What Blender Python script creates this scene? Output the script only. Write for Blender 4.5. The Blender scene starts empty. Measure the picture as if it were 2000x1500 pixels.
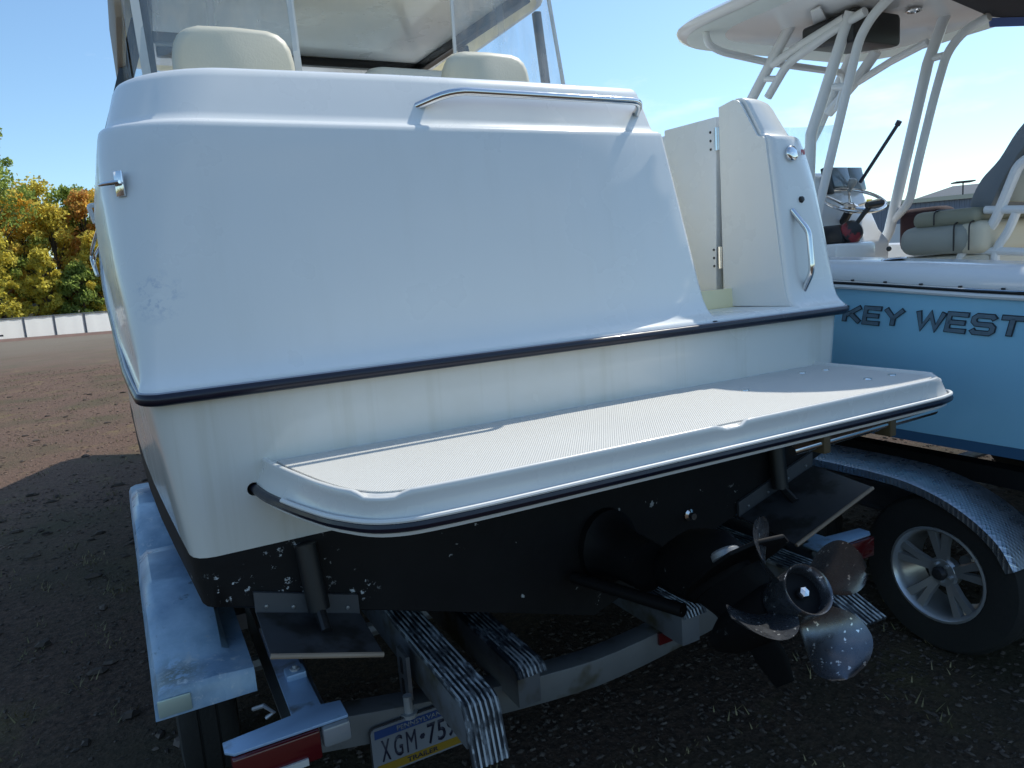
import bpy, bmesh, math, random
from mathutils import Vector, Matrix
random.seed(7)
S = bpy.context.scene
COL = S.collection
# ---------------------------------------------------------------- camera, sky, sun, exposure
cam = bpy.data.cameras.new('camera'); co = bpy.data.objects.new('camera', cam); COL.objects.link(co)
cam.sensor_width = 36.0; cam.lens = 25.56; cam.clip_start = 0.05; cam.clip_end = 3000
r_, u_, b_ = [Vector(v) for v in [[0.88192, -0.46572, -0.07299], [0.13517, 0.10149, 0.98561], [-0.45161, -0.87909, 0.15246]]]
m = Matrix((r_, u_, b_)).transposed().to_4x4(); m.translation = Vector((-1.2661,-1.9543,1.7000))
co.matrix_world = m; S.camera = co
SUN = Vector((0.74, 0.20, 1.0)).normalized()
W = bpy.data.worlds.new('World'); S.world = W; W.use_nodes = True
nt = W.node_tree; nt.nodes.clear()
def N(t, typ, **k):
    n = t.nodes.new(typ)
    for a, v in k.items():
        if a.startswith('i_'):
            key = a[2:]
            n.inputs[int(key) if key.isdigit() else key.replace('_', ' ')].default_value = v
        else: setattr(n, a, v)
    return n
def L(t, a, b): t.links.new(a, b)
sky = N(nt, 'ShaderNodeTexSky', sky_type='NISHITA', sun_disc=False)
sky.sun_elevation = math.asin(SUN.z); sky.sun_rotation = math.atan2(SUN.x, SUN.y)
sky.air_density = 1.0; sky.dust_density = 0.6; sky.ozone_density = 1.8; sky.altitude = 50
tc = N(nt, 'ShaderNodeTexCoord')
mp = N(nt, 'ShaderNodeMapping'); mp.inputs['Scale'].default_value = (1, 1, 3.2); mp.inputs['Location'].default_value = (3.1, 1.7, 0.4)
L(nt, tc.outputs['Generated'], mp.inputs['Vector'])
nz = N(nt, 'ShaderNodeTexNoise', i_Scale=2.6, i_Detail=7.0, i_Roughness=0.55)
L(nt, mp.outputs[0], nz.inputs['Vector'])
cr = N(nt, 'ShaderNodeValToRGB'); cr.color_ramp.elements[0].position = 0.56; cr.color_ramp.elements[1].position = 0.74
L(nt, nz.outputs['Fac'], cr.inputs[0])
cm = N(nt, 'ShaderNodeMath', operation='MULTIPLY'); cm.inputs[1].default_value = 0.6; L(nt, cr.outputs[0], cm.inputs[0])
mx = N(nt, 'ShaderNodeMix', data_type='RGBA'); L(nt, cm.outputs[0], mx.inputs[0]); tint = N(nt, 'ShaderNodeMix', data_type='RGBA', blend_type='MULTIPLY'); tint.inputs[0].default_value = 1.0; tint.inputs[7].default_value = (.93, 1.09, 1.13, 1); L(nt, sky.outputs[0], tint.inputs[6]); L(nt, tint.outputs[2], mx.inputs[6]); mx.inputs[7].default_value = (8.2, 8.5, 8.8, 1)
bg = N(nt, 'ShaderNodeBackground', i_Strength=0.165); L(nt, mx.outputs[2], bg.inputs[0])
wo = N(nt, 'ShaderNodeOutputWorld'); L(nt, bg.outputs[0], wo.inputs[0])
sl = bpy.data.lights.new('sun', 'SUN'); sl.energy = 3.8; sl.angle = math.radians(0.5); sl.color = (1.0, 0.96, 0.86)
so = bpy.data.objects.new('sun', sl); COL.objects.link(so); so.rotation_euler = SUN.to_track_quat('Z', 'Y').to_euler(); so.location = SUN * 40
vs = S.view_settings; vs.view_transform = 'Standard'; vs.look = 'None'; vs.gamma = 1; vs.exposure = 0.0; vs.use_curve_mapping = False
S.render.engine = 'CYCLES'
S.cycles.max_bounces = 8; S.cycles.transparent_max_bounces = 12; S.cycles.caustics_reflective = False; S.cycles.caustics_refractive = False
S.cycles.use_denoising = True

# ---------------------------------------------------------------- materials
MATS = {}
def mat(name, col, rough=0.5, metal=0.0, coat=0.0, var=0.0, vscale=3.0, bump=0.0, bscale=40.0, col2=None, c2lo=0.45, c2hi=0.6, c2scale=6.0, detail=4.0, spec=0.5, rvar=0.0, isl=0.0, stretch=None):
    if name in MATS: return MATS[name]
    m = bpy.data.materials.new(name); m.use_nodes = True; t = m.node_tree
    p = t.nodes['Principled BSDF']
    p.inputs['Roughness'].default_value = rough; p.inputs['Metallic'].default_value = metal
    p.inputs['Coat Weight'].default_value = coat; p.inputs['Coat Roughness'].default_value = 0.06
    p.inputs['Specular IOR Level'].default_value = spec
    tcn = N(t, 'ShaderNodeTexCoord'); vec = tcn.outputs['Object']
    if stretch:
        mpn = N(t, 'ShaderNodeMapping'); mpn.inputs['Scale'].default_value = stretch; L(t, vec, mpn.inputs[0]); vec = mpn.outputs[0]
    rgb = N(t, 'ShaderNodeRGB'); rgb.outputs[0].default_value = (*col, 1); out = rgb.outputs[0]
    if col2 is not None:
        n2 = N(t, 'ShaderNodeTexNoise', i_Scale=c2scale, i_Detail=detail, i_Roughness=0.62); L(t, vec, n2.inputs['Vector'])
        rr = N(t, 'ShaderNodeValToRGB'); rr.color_ramp.elements[0].position = c2lo; rr.color_ramp.elements[1].position = c2hi; L(t, n2.outputs['Fac'], rr.inputs[0])
        mm = N(t, 'ShaderNodeMix', data_type='RGBA'); L(t, rr.outputs[0], mm.inputs[0]); L(t, out, mm.inputs[6]); mm.inputs[7].default_value = (*col2, 1); out = mm.outputs[2]
    if var or isl:
        hsv = N(t, 'ShaderNodeHueSaturation'); L(t, out, hsv.inputs['Color']); out = hsv.outputs[0]
        n1 = N(t, 'ShaderNodeTexNoise', i_Scale=vscale, i_Detail=5.0); L(t, vec, n1.inputs['Vector'])
        mr = N(t, 'ShaderNodeMapRange'); mr.inputs['From Min'].default_value = 0.25; mr.inputs['From Max'].default_value = 0.75
        mr.inputs['To Min'].default_value = 1 - var; mr.inputs['To Max'].default_value = 1 + var; L(t, n1.outputs['Fac'], mr.inputs[0]); vout = mr.outputs[0]
        if isl:
            g = N(t, 'ShaderNodeNewGeometry'); mr2 = N(t, 'ShaderNodeMapRange'); mr2.inputs['To Min'].default_value = 1 - isl; mr2.inputs['To Max'].default_value = 1 + isl
            L(t, g.outputs['Random Per Island'], mr2.inputs[0]); mu = N(t, 'ShaderNodeMath', operation='MULTIPLY'); L(t, vout, mu.inputs[0]); L(t, mr2.outputs[0], mu.inputs[1]); vout = mu.outputs[0]
        L(t, vout, hsv.inputs['Value'])
    L(t, out, p.inputs['Base Color'])
    if rvar:
        n3 = N(t, 'ShaderNodeTexNoise', i_Scale=vscale * 2.3, i_Detail=5.0); L(t, vec, n3.inputs['Vector'])
        m3 = N(t, 'ShaderNodeMapRange'); m3.inputs['From Min'].default_value = 0.3; m3.inputs['From Max'].default_value = 0.7
        m3.inputs['To Min'].default_value = max(0.02, rough - rvar); m3.inputs['To Max'].default_value = rough + rvar; L(t, n3.outputs['Fac'], m3.inputs[0]); L(t, m3.outputs[0], p.inputs['Roughness'])
    if bump:
        nb = N(t, 'ShaderNodeTexNoise', i_Scale=bscale, i_Detail=4.0); L(t, vec, nb.inputs['Vector'])
        bp = N(t, 'ShaderNodeBump', i_Strength=bump, i_Distance=0.01); L(t, nb.outputs['Fac'], bp.inputs['Height']); L(t, bp.outputs[0], p.inputs['Normal'])
    MATS[name] = m; return m

GEL = mat('gelcoat', (.78, .79, .78), .30, coat=.35, var=.02, vscale=1.5, rvar=.08, bump=.02, bscale=6)
HULLW = mat('hull_gelcoat', (.74, .73, .68), .22, coat=.4, var=.04, vscale=1.2, rvar=.08, col2=(.66, .64, .56), c2lo=.5, c2hi=.8, c2scale=2.5)
PLAT = mat('platform_gelcoat', (.69, .68, .65), .25, coat=.3, var=.03, vscale=4, rvar=.08)
CREAM = mat('cream_liner', (.90, .81, .52), .5, var=.04)
ANTI = mat('bottom_paint', (.010, .010, .011), .6, spec=.25, var=.3, vscale=5, col2=(.42, .43, .43), c2lo=.675, c2hi=.69, c2scale=13, detail=9, bump=.15, bscale=30)
RUB = mat('navy_rubber', (.006, .007, .020), .34, coat=.1, var=.15, vscale=10, rvar=.08)
BRK = mat('sky_tinted_bracket', (.30, .44, .62), .35, metal=.25, var=.15, vscale=5, col2=(.16, .18, .20), c2lo=.60, c2hi=.72, c2scale=8)  # blue sky reflection put into the base colour of the aluminium brackets
RUBLINE = mat('rail_insert', (.30, .32, .38), .3)
CHROME = mat('stainless', (.72, .72, .72), .09, metal=1.0, rvar=.05, vscale=12)
BLACK = mat('black_plastic', (.014, .014, .015), .45, var=.2)
FRAME = mat('black_frame', (.01, .01, .011), .35, var=.2)
VINYL = mat('seat_vinyl', (.64, .60, .48), .5, var=.05, bump=.08, bscale=120)
GREYV = mat('grey_vinyl', (.30, .31, .28), .55, var=.06, bump=.08, bscale=150)
GREYD = mat('charcoal_vinyl', (.17, .19, .21), .6, var=.08, bump=.1, bscale=150)
TANV = mat('tan_vinyl', (.58, .53, .42), .55, var=.06, bump=.08, bscale=120)
STRIP = mat('white_binding', (.72, .72, .70), .5, var=.05)
ALU = mat('aluminium', (.34, .36, .39), .42, metal=.85, var=.12, vscale=4, rvar=.1, col2=(.30, .31, .32), c2lo=.5, c2hi=.75, c2scale=5)
GALV = mat('galvanised_steel', (.40, .42, .44), .5, metal=.5, var=.2, vscale=6, col2=(.25, .21, .17), c2lo=.60, c2hi=.72, c2scale=7, bump=.1)
FEND = mat('white_fender_plastic', (.34, .48, .62), .34, var=.12, vscale=3, col2=(.10, .20, .32), c2lo=.42, c2hi=.74, c2scale=4.5, detail=9, rvar=.1)
RED = mat('red_lens', (.085, .005, .007), .18, coat=.5)
CLEAR = mat('clear_lens', (.22, .23, .24), .2, coat=.5)
TYRE = mat('tyre_rubber', (.016, .016, .016), .8, var=.2, bump=.3, bscale=60)
RIM = mat('alloy_rim', (.50, .52, .55), .30, metal=.65, var=.1)
BLUEH = mat('blue_hull', (.34, .70, .95), .10, coat=.6, var=.02)
NAVY = mat('navy_bottom', (.05, .13, .24), .35, var=.05)
WHITE2 = mat('white_gelcoat', (.74, .75, .76), .2, coat=.4, var=.02)
WTUBE = mat('white_powder_tube', (.70, .71, .72), .28, coat=.3, var=.02)
TTOP = mat('hardtop_underside', (.72, .80, .78), .4, var=.03, bump=.03, bscale=20)
LETTER = mat('chrome_letters', (.20, .29, .37), .28, metal=.35, var=.15, vscale=30)
LETTEDGE = mat('letter_edge', (.035, .05, .07), .35)
DARKD = mat('drive_paint', (.006, .006, .007), .6, spec=.18, var=.3, col2=(.2, .2, .2), c2lo=.68, c2hi=.72, c2scale=14)
RIBW = mat('worn_bunk_rib', (.07, .08, .092), .55, var=.3, vscale=20, col2=(.38, .42, .45), c2lo=.45, c2hi=.53, c2scale=34, detail=9, stretch=(1, .4, .45))
RUBB = mat('bunk_cover_plastic', (.018, .022, .03), .55, var=.3, vscale=10, col2=(.24, .27, .30), c2lo=.50, c2hi=.66, c2scale=30, detail=9, stretch=(1, .5, .5))
CANV = mat('dark_canvas', (.018, .018, .024), .8, bump=.2, bscale=200)
CBLUE = mat('blue_canvas', (.05, .10, .30), .6)
PROPM = mat('prop_stainless', (.15, .16, .18), .27, metal=.85, var=.2, vscale=20, col2=(.80, .82, .82), c2lo=.64, c2hi=.67, c2scale=60, detail=2, rvar=.06)
DISP = mat('display_screen', (.16, .20, .23), .12, coat=.6)
PLATEW = mat('plate_white', (.18, .19, .21), .4, var=.05)
PLATEB = mat('plate_blue', (.02, .05, .16), .4)
PLATEY = mat('plate_yellow', (.24, .15, .015), .4)
PLATEK = mat('plate_ink', (.01, .012, .03), .5)
FENCEM = mat('white_fence_panel', (.82, .82, .79), .6, var=.06, vscale=2, col2=(.45, .45, .42), c2lo=.64, c2hi=.80, c2scale=3)
POSTM = mat('grey_fence_post', (.20, .20, .21), .6, var=.1)
STEEL = mat('dark_steel', (.05, .05, .055), .5, metal=.3, var=.2)
BARK = mat('bark', (.07, .055, .042), .9, var=.3, bump=.4, bscale=20)

t = FENCEM.node_tree; pb = t.nodes['Principled BSDF']; tl_ = N(t, 'ShaderNodeBsdfTranslucent'); tl_.inputs[0].default_value = (1.0, 1.0, .97, 1); ms_ = N(t, 'ShaderNodeMixShader'); ms_.inputs[0].default_value = .85
L(t, pb.outputs[0], ms_.inputs[1]); L(t, tl_.outputs[0], ms_.inputs[2]); L(t, ms_.outputs[0], t.nodes['Material Output'].inputs[0])
def scuff(m, c, r, col, lo=.5, hi=.62, sc=42.0, amt=.6):  # rubbed paint within r of a spot on the boat
    t = m.node_tree; p = t.nodes['Principled BSDF']; src = p.inputs['Base Color'].links[0].from_socket
    tcn = N(t, 'ShaderNodeTexCoord'); vd = N(t, 'ShaderNodeVectorMath', operation='DISTANCE'); L(t, tcn.outputs['Object'], vd.inputs[0]); vd.inputs[1].default_value = c
    mr = N(t, 'ShaderNodeMapRange'); mr.inputs['From Min'].default_value = r; mr.inputs['From Max'].default_value = r * .3; L(t, vd.outputs['Value'], mr.inputs[0])
    nz = N(t, 'ShaderNodeTexNoise', i_Scale=sc, i_Detail=6.0, i_Roughness=.7); L(t, tcn.outputs['Object'], nz.inputs['Vector'])
    m2 = N(t, 'ShaderNodeMapRange'); m2.inputs['From Min'].default_value = lo; m2.inputs['From Max'].default_value = hi; L(t, nz.outputs['Fac'], m2.inputs[0])
    mu = N(t, 'ShaderNodeMath', operation='MULTIPLY'); L(t, mr.outputs[0], mu.inputs[0]); L(t, m2.outputs[0], mu.inputs[1]); mu2 = N(t, 'ShaderNodeMath', operation='MULTIPLY'); mu2.inputs[1].default_value = amt; L(t, mu.outputs[0], mu2.inputs[0])
    x = N(t, 'ShaderNodeMix', data_type='RGBA'); L(t, mu2.outputs[0], x.inputs[0]); L(t, src, x.inputs[6]); x.inputs[7].default_value = (*col, 1); L(t, x.outputs[2], p.inputs['Base Color'])
def streaks(m, col, amt):
    t = m.node_tree; p = t.nodes['Principled BSDF']; src = p.inputs['Base Color'].links[0].from_socket
    tcn = N(t, 'ShaderNodeTexCoord'); mp_ = N(t, 'ShaderNodeMapping'); mp_.inputs['Scale'].default_value = (14, 14, .55); L(t, tcn.outputs['Object'], mp_.inputs[0])
    nz = N(t, 'ShaderNodeTexNoise', i_Scale=1.0, i_Detail=6.0, i_Roughness=.6); L(t, mp_.outputs[0], nz.inputs['Vector'])
    m2 = N(t, 'ShaderNodeMapRange'); m2.inputs['From Min'].default_value = .52; m2.inputs['From Max'].default_value = .80; m2.inputs['To Max'].default_value = amt; L(t, nz.outputs['Fac'], m2.inputs[0])
    x = N(t, 'ShaderNodeMix', data_type='RGBA'); L(t, m2.outputs[0], x.inputs[0]); L(t, src, x.inputs[6]); x.inputs[7].default_value = (*col, 1); L(t, x.outputs[2], p.inputs['Base Color'])
_c = Vector((-1.200,0.070,1.702)) - Vector((0, 2.5, .52)); scuff(GEL, _c, .075, (.34, .42, .55))
for _c, _r in (((-.97, .02, .925), .16), ((-.79, .02, .84), .07), ((-1.13, .02, .93), .09), ((.64, .02, .80), .06), ((.22, .02, .66), .08)): scuff(ANTI, Vector(_c) - Vector((0, 2.5, .52)), _r, (.60, .62, .63), .605, .63, 34.0, 1.0)
streaks(GEL, (.60, .59, .54), .14); streaks(HULLW, (.50, .47, .36), .45); streaks(FEND, (.62, .66, .68), .35)
for _c, _r, _k, _lo in (((-1.29, .24, .64), .10, (.10, .11, .06), .40), ((-1.20, .55, .72), .50, (.07, .09, .10), .60), ((-1.22, 1.3, .72), .6, (.70, .73, .75), .58), ((-1.2, .2, .63), .20, (.66, .70, .72), .56)): scuff(FEND, Vector(_c) - Vector((0, 2.5, 0)), _r, _k, _lo, _lo + .10, 26.0, .8)
def glass(name, tint, haze, refl=.10):
    m = bpy.data.materials.new(name); m.use_nodes = True; t = m.node_tree; t.nodes.clear()
    o = N(t, 'ShaderNodeOutputMaterial'); tr = N(t, 'ShaderNodeBsdfTransparent'); tr.inputs[0].default_value = (*tint, 1)
    g = N(t, 'ShaderNodeBsdfGlossy', i_Roughness=.05); d = N(t, 'ShaderNodeBsdfDiffuse'); d.inputs[0].default_value = (.8, .82, .84, 1)
    tl = N(t, 'ShaderNodeBsdfTranslucent'); tl.inputs[0].default_value = (.8, .82, .84, 1)
    ad = N(t, 'ShaderNodeMixShader'); ad.inputs[0].default_value = .5; L(t, d.outputs[0], ad.inputs[1]); L(t, tl.outputs[0], ad.inputs[2])
    nz = N(t, 'ShaderNodeTexNoise', i_Scale=4.0, i_Detail=5.0); tcn = N(t, 'ShaderNodeTexCoord'); mpn = N(t, 'ShaderNodeMapping'); mpn.inputs['Scale'].default_value = (3, 3, .5)
    L(t, tcn.outputs['Object'], mpn.inputs[0]); L(t, mpn.outputs[0], nz.inputs['Vector'])
    mr = N(t, 'ShaderNodeMapRange'); mr.inputs['From Min'].default_value = .35; mr.inputs['From Max'].default_value = .7; mr.inputs['To Min'].default_value = haze * .5; mr.inputs['To Max'].default_value = haze * 1.6; L(t, nz.outputs['Fac'], mr.inputs[0])
    m1 = N(t, 'ShaderNodeMixShader'); L(t, mr.outputs[0], m1.inputs[0]); L(t, tr.outputs[0], m1.inputs[1]); L(t, ad.outputs[0], m1.inputs[2])
    m2 = N(t, 'ShaderNodeMixShader'); m2.inputs[0].default_value = refl; L(t, m1.outputs[0], m2.inputs[1]); L(t, g.outputs[0], m2.inputs[2])
    nb = N(t, 'ShaderNodeTexNoise', i_Scale=5.0, i_Detail=2.0); L(t, tcn.outputs['Object'], nb.inputs['Vector'])
    bp = N(t, 'ShaderNodeBump', i_Strength=.25, i_Distance=.02); L(t, nb.outputs['Fac'], bp.inputs['Height']); L(t, bp.outputs[0], g.inputs['Normal'])
    L(t, m2.outputs[0], o.inputs[0]); MATS[name] = m; return m
CLEARV = glass('clear_vinyl', (.93, .95, .95), .22, .10)
ACRYL = glass('windshield_acrylic', (.80, .90, .94), .16, .12)
WINDOW = glass('window_glass', (.85, .9, .9), .04, .12)

# ---------------------------------------------------------------- mesh helpers
class MB:
    def __init__(s): s.v = []; s.f = []
    def add(s, vs, fs):
        o = len(s.v); s.v += [tuple(p) for p in vs]; s.f += [tuple(i + o for i in f) for f in fs]; return s
    def box(s, c, d, rot=None):
        x, y, z = d[0] / 2, d[1] / 2, d[2] / 2
        vs = [Vector((a * x, b * y, e * z)) for a in (-1, 1) for b in (-1, 1) for e in (-1, 1)]
        if rot is not None: vs = [rot @ p for p in vs]
        vs = [p + Vector(c) for p in vs]
        return s.add(vs, [(0, 1, 3, 2), (4, 6, 7, 5), (0, 4, 5, 1), (2, 3, 7, 6), (0, 2, 6, 4), (1, 5, 7, 3)])
    def tube(s, pts, r, n=10, caps=True):
        pts = [Vector(p) for p in pts]; k = len(pts); rings = []
        rr = r if isinstance(r, (list, tuple)) else [r] * k
        up = None
        for i, p in enumerate(pts):
            d = (pts[min(i + 1, k - 1)] - pts[max(i - 1, 0)]).normalized()
            if up is None:
                up = Vector((0, 0, 1)) if abs(d.z) < .9 else Vector((1, 0, 0))
            a = d.cross(up); a.normalize(); b = a.cross(d).normalized(); up = b
            rings.append([p + (a * math.cos(q * 2 * math.pi / n) + b * math.sin(q * 2 * math.pi / n)) * rr[i] for q in range(n)])
        return s.loft(rings, True, caps)
    def loft(s, rings, closed=True, caps=False):
        n = len(rings[0]); vs = [p for rg in rings for p in rg]; fs = []
        for i in range(len(rings) - 1):
            for j in range(n if closed else n - 1):
                a = i * n + j; b = i * n + (j + 1) % n; fs.append((a, b, b + n, a + n))
        if caps: fs.append(tuple(range(n - 1, -1, -1))); fs.append(tuple((len(rings) - 1) * n + j for j in range(n)))
        return s.add(vs, fs)
    def prism(s, poly, off):
        off = Vector(off); n = len(poly); a = [Vector(p) for p in poly]; b = [p + off for p in a]
        return s.add(a + b, [tuple(range(n - 1, -1, -1)), tuple(range(n, 2 * n))] + [(i, (i + 1) % n, n + (i + 1) % n, n + i) for i in range(n)])
    def lathe(s, prof, c, ax, n=32, closed=False):
        ax = Vector(ax).normalized(); u = ax.orthogonal().normalized(); w = ax.cross(u); c = Vector(c)
        rings = [[c + ax * h + (u * math.cos(t * 2 * math.pi / n) + w * math.sin(t * 2 * math.pi / n)) * r for t in range(n)] for r, h in prof]
        if closed: rings.append(rings[0])
        return s.loft(rings, True, not closed)
    def build(s, name, m, parent=None, root=None, sharp=35, bevel=0.0, seg=2, flat=False, merge=True):
        me = bpy.data.meshes.new(name); o = bpy.data.objects.new(name, me); COL.objects.link(o)
        org = Vector(root.location) if root is not None else Vector((0, 0, 0))
        me.from_pydata([Vector(p) - org for p in s.v], [], s.f); me.update()
        bm = bmesh.new(); bm.from_mesh(me)
        if merge: bmesh.ops.remove_doubles(bm, verts=bm.verts, dist=1e-5)
        bmesh.ops.recalc_face_normals(bm, faces=bm.faces)
        if bevel:
            es = [e for e in bm.edges if len(e.link_faces) == 2 and e.calc_face_angle(0) > math.radians(30)]
            bmesh.ops.bevel(bm, geom=es, offset=bevel, segments=seg, profile=.5, affect='EDGES', clamp_overlap=True)
        bm.to_mesh(me); bm.free()
        me.materials.append(m)
        if not flat:
            me.polygons.foreach_set('use_smooth', [True] * len(me.polygons)); me.set_sharp_from_angle(angle=math.radians(sharp))
        if parent is not None: o.parent = parent
        return o
def thing(name, loc, label, cat, group=None):
    o = bpy.data.objects.new(name, None); COL.objects.link(o); o.location = loc; o.empty_display_size = .3
    o['label'] = label; o['category'] = cat
    if group: o['group'] = group
    return o
def tag(o, label, cat, group=None):
    o['label'] = label; o['category'] = cat
    if group: o['group'] = group
    return o
def interp(tab, x):
    if x <= tab[0][0]: return tab[0][1]
    for (a, b), (c, d) in zip(tab, tab[1:]):
        if x <= c: return b + (d - b) * (x - a) / (c - a)
    return tab[-1][1]
def smooth_tab(tab, x):
    if x <= tab[0][0]: return tab[0][1]
    if x >= tab[-1][0]: return tab[-1][1]
    for i in range(len(tab) - 1):
        if x <= tab[i + 1][0]:
            p0 = tab[max(i - 1, 0)]; p1 = tab[i]; p2 = tab[i + 1]; p3 = tab[min(i + 2, len(tab) - 1)]
            h = p2[0] - p1[0]; t = (x - p1[0]) / h
            m1 = (p2[1] - p0[1]) / (p2[0] - p0[0]) * h; m2 = (p3[1] - p1[1]) / (p3[0] - p1[0]) * h
            return (2*t**3-3*t*t+1)*p1[1] + (t**3-2*t*t+t)*m1 + (-2*t**3+3*t*t)*p2[1] + (t**3-t*t)*m2
def fillet(pts, r, n=5):
    pts = [Vector(p) for p in pts]; out = [pts[0]]
    for i in range(1, len(pts) - 1):
        a, b, c = pts[i - 1], pts[i], pts[i + 1]; d1 = (a - b); d2 = (c - b)
        q = min(r, d1.length * .48, d2.length * .48); p1 = b + d1.normalized() * q; p2 = b + d2.normalized() * q
        for k in range(n + 1):
            t = k / n; out.append(p1 * (1 - t) ** 2 + b * 2 * t * (1 - t) + p2 * t * t)
    out.append(pts[-1]); return out
def resample(pts, n):
    pts = [Vector(p) for p in pts]; d = [0]
    for a, b in zip(pts, pts[1:]): d.append(d[-1] + (b - a).length)
    out = []; j = 0
    for k in range(n):
        s = d[-1] * k / (n - 1)
        while j < len(pts) - 2 and d[j + 1] < s: j += 1
        t = (s - d[j]) / max(d[j + 1] - d[j], 1e-9); out.append(pts[j].lerp(pts[j + 1], min(max(t, 0), 1)))
    return out
def spline(pts, n=8):
    pts = [Vector(p) for p in pts]; out = []
    for i in range(len(pts) - 1):
        p0 = pts[max(i - 1, 0)]; p1 = pts[i]; p2 = pts[i + 1]; p3 = pts[min(i + 2, len(pts) - 1)]
        for k in range(n):
            t = k / n
            out.append(.5 * ((2 * p1) + (p2 - p0) * t + (2 * p0 - 5 * p1 + 4 * p2 - p3) * t * t + (3 * p1 - p0 - 3 * p2 + p3) * t ** 3))
    out.append(pts[-1]); return out

# ---------------------------------------------------------------- the setting: ground
def ground_mat():
    m = bpy.data.materials.new('gravel_ground'); m.use_nodes = True; t = m.node_tree; p = t.nodes['Principled BSDF']; p.inputs['Roughness'].default_value = .95; p.inputs['Specular IOR Level'].default_value = .15
    tcn = N(t, 'ShaderNodeTexCoord'); v = tcn.outputs['Object']
    def noise(sc, det=6, ro=.6):
        n = N(t, 'ShaderNodeTexNoise', i_Scale=sc, i_Detail=det, i_Roughness=ro); L(t, v, n.inputs['Vector']); return n.outputs['Fac']
    def ramp(f, a, b):
        r = N(t, 'ShaderNodeMapRange'); r.inputs['From Min'].default_value = a; r.inputs['From Max'].default_value = b; L(t, f, r.inputs[0]); return r.outputs[0]
    def mix(f, a, b):
        x = N(t, 'ShaderNodeMix', data_type='RGBA'); L(t, f, x.inputs[0])
        for q, val in ((6, a), (7, b)):
            if isinstance(val, tuple): x.inputs[q].default_value = (*val, 1)
            else: L(t, val, x.inputs[q])
        return x.outputs[2]
    c = mix(ramp(noise(.35), .35, .65), (.196, .120, .086), (.240, .148, .104))
    c = mix(ramp(noise(28, 5, .7), .38, .66), (.085, .058, .045), c)
    c = mix(ramp(noise(1.1, 7, .7), .56, .70), c, (.20, .15, .075))
    c = mix(ramp(noise(90, 2, .5), .60, .72), c, (.27, .20, .155))
    c = mix(ramp(noise(.8, 4, .5), .48, .68), c, (.105, .085, .052))
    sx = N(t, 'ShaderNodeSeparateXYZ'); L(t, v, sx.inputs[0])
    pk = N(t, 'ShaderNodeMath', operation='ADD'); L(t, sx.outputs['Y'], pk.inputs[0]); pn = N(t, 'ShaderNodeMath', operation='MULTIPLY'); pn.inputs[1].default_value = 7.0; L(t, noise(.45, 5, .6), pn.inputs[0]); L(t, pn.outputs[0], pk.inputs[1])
    dk = N(t, 'ShaderNodeMix', data_type='RGBA', blend_type='MULTIPLY'); dk.inputs[7].default_value = (.52, .55, .55, 1); L(t, ramp(pk.outputs[0], 9.0, 5.0), dk.inputs[0]); L(t, c, dk.inputs[6]); c = dk.outputs[2]  # painted shade: ground colour darkened on the boats' side of the lot
    md = N(t, 'ShaderNodeMath', operation='ADD'); L(t, sx.outputs['Y'], md.inputs[0])
    nm = N(t, 'ShaderNodeMath', operation='MULTIPLY'); nm.inputs[1].default_value = 16.0; L(t, noise(.16), nm.inputs[0]); L(t, nm.outputs[0], md.inputs[1])
    c = mix(ramp(md.outputs[0], 26, 46), c, (.20, .17, .135))
    L(t, c, p.inputs['Base Color'])
    b1 = N(t, 'ShaderNodeBump', i_Strength=.8, i_Distance=.03); L(t, noise(22, 8, .7), b1.inputs['Height'])
    vo = N(t, 'ShaderNodeTexVoronoi', i_Scale=55.0); L(t, v, vo.inputs['Vector'])
    b2 = N(t, 'ShaderNodeBump', i_Strength=.5, i_Distance=.012); L(t, vo.outputs['Distance'], b2.inputs['Height']); L(t, b1.outputs[0], b2.inputs['Normal'])
    L(t, b2.outputs[0], p.inputs['Normal']); return m
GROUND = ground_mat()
g = MB(); rings = [0, 2, 5, 10, 20, 40, 80, 200, 600, 1500]; n = 48
vs = [(0, 0, 0)]; fs = []
for i, r in enumerate(rings[1:]):
    for k in range(n): vs.append((r * math.cos(k * 2 * math.pi / n), r * math.sin(k * 2 * math.pi / n), 0))
for k in range(n): fs.append((0, 1 + k, 1 + (k + 1) % n))
for i in range(len(rings) - 2):
    for k in range(n):
        a = 1 + i * n + k; b = 1 + i * n + (k + 1) % n; fs.append((a, a + n, b + n, b))
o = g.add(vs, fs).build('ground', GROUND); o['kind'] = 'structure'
# loose stones and dry grass on the lot
STONE = mat('gravel_stone', (.165, .118, .094), .95, spec=.15, var=.2, vscale=6, isl=.55)
g = MB()
def stone(x, y, r):
    vs = []; a0 = random.random() * 6.28; e = random.uniform(.6, 1.5)
    for zz, k in ((-.3, .7), (.25, 1.0), (.7, .5)):
        for q in range(5):
            a = a0 + q * 1.2566 + zz; rr = r * k * random.uniform(.75, 1.2)
            vs.append((x + math.cos(a) * rr * e, y + math.sin(a) * rr / e, zz * r * .8))
    fs = [(i * 5 + q, i * 5 + (q + 1) % 5, i * 5 + 5 + (q + 1) % 5, i * 5 + 5 + q) for i in (0, 1) for q in range(5)] + [(10, 11, 12, 13, 14)]
    g.add(vs, fs)
for k in range(9000):
    d = random.random() ** 1.6 * 22; x = -1.0 - random.random() * (2.2 + d * .35); (None if -1.3 + d < 4.2 else stone(x, -1.3 + d, random.uniform(.005, .015) * (1 + d * .03)))
o = g.build('gravel', STONE, merge=False); o['kind'] = 'stuff'
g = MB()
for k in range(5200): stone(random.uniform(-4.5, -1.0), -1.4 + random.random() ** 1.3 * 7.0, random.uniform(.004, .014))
for k in range(6500): stone(random.uniform(-1.3, 2.9), random.uniform(-1.4, 1.0), random.uniform(.004, .014))
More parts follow.
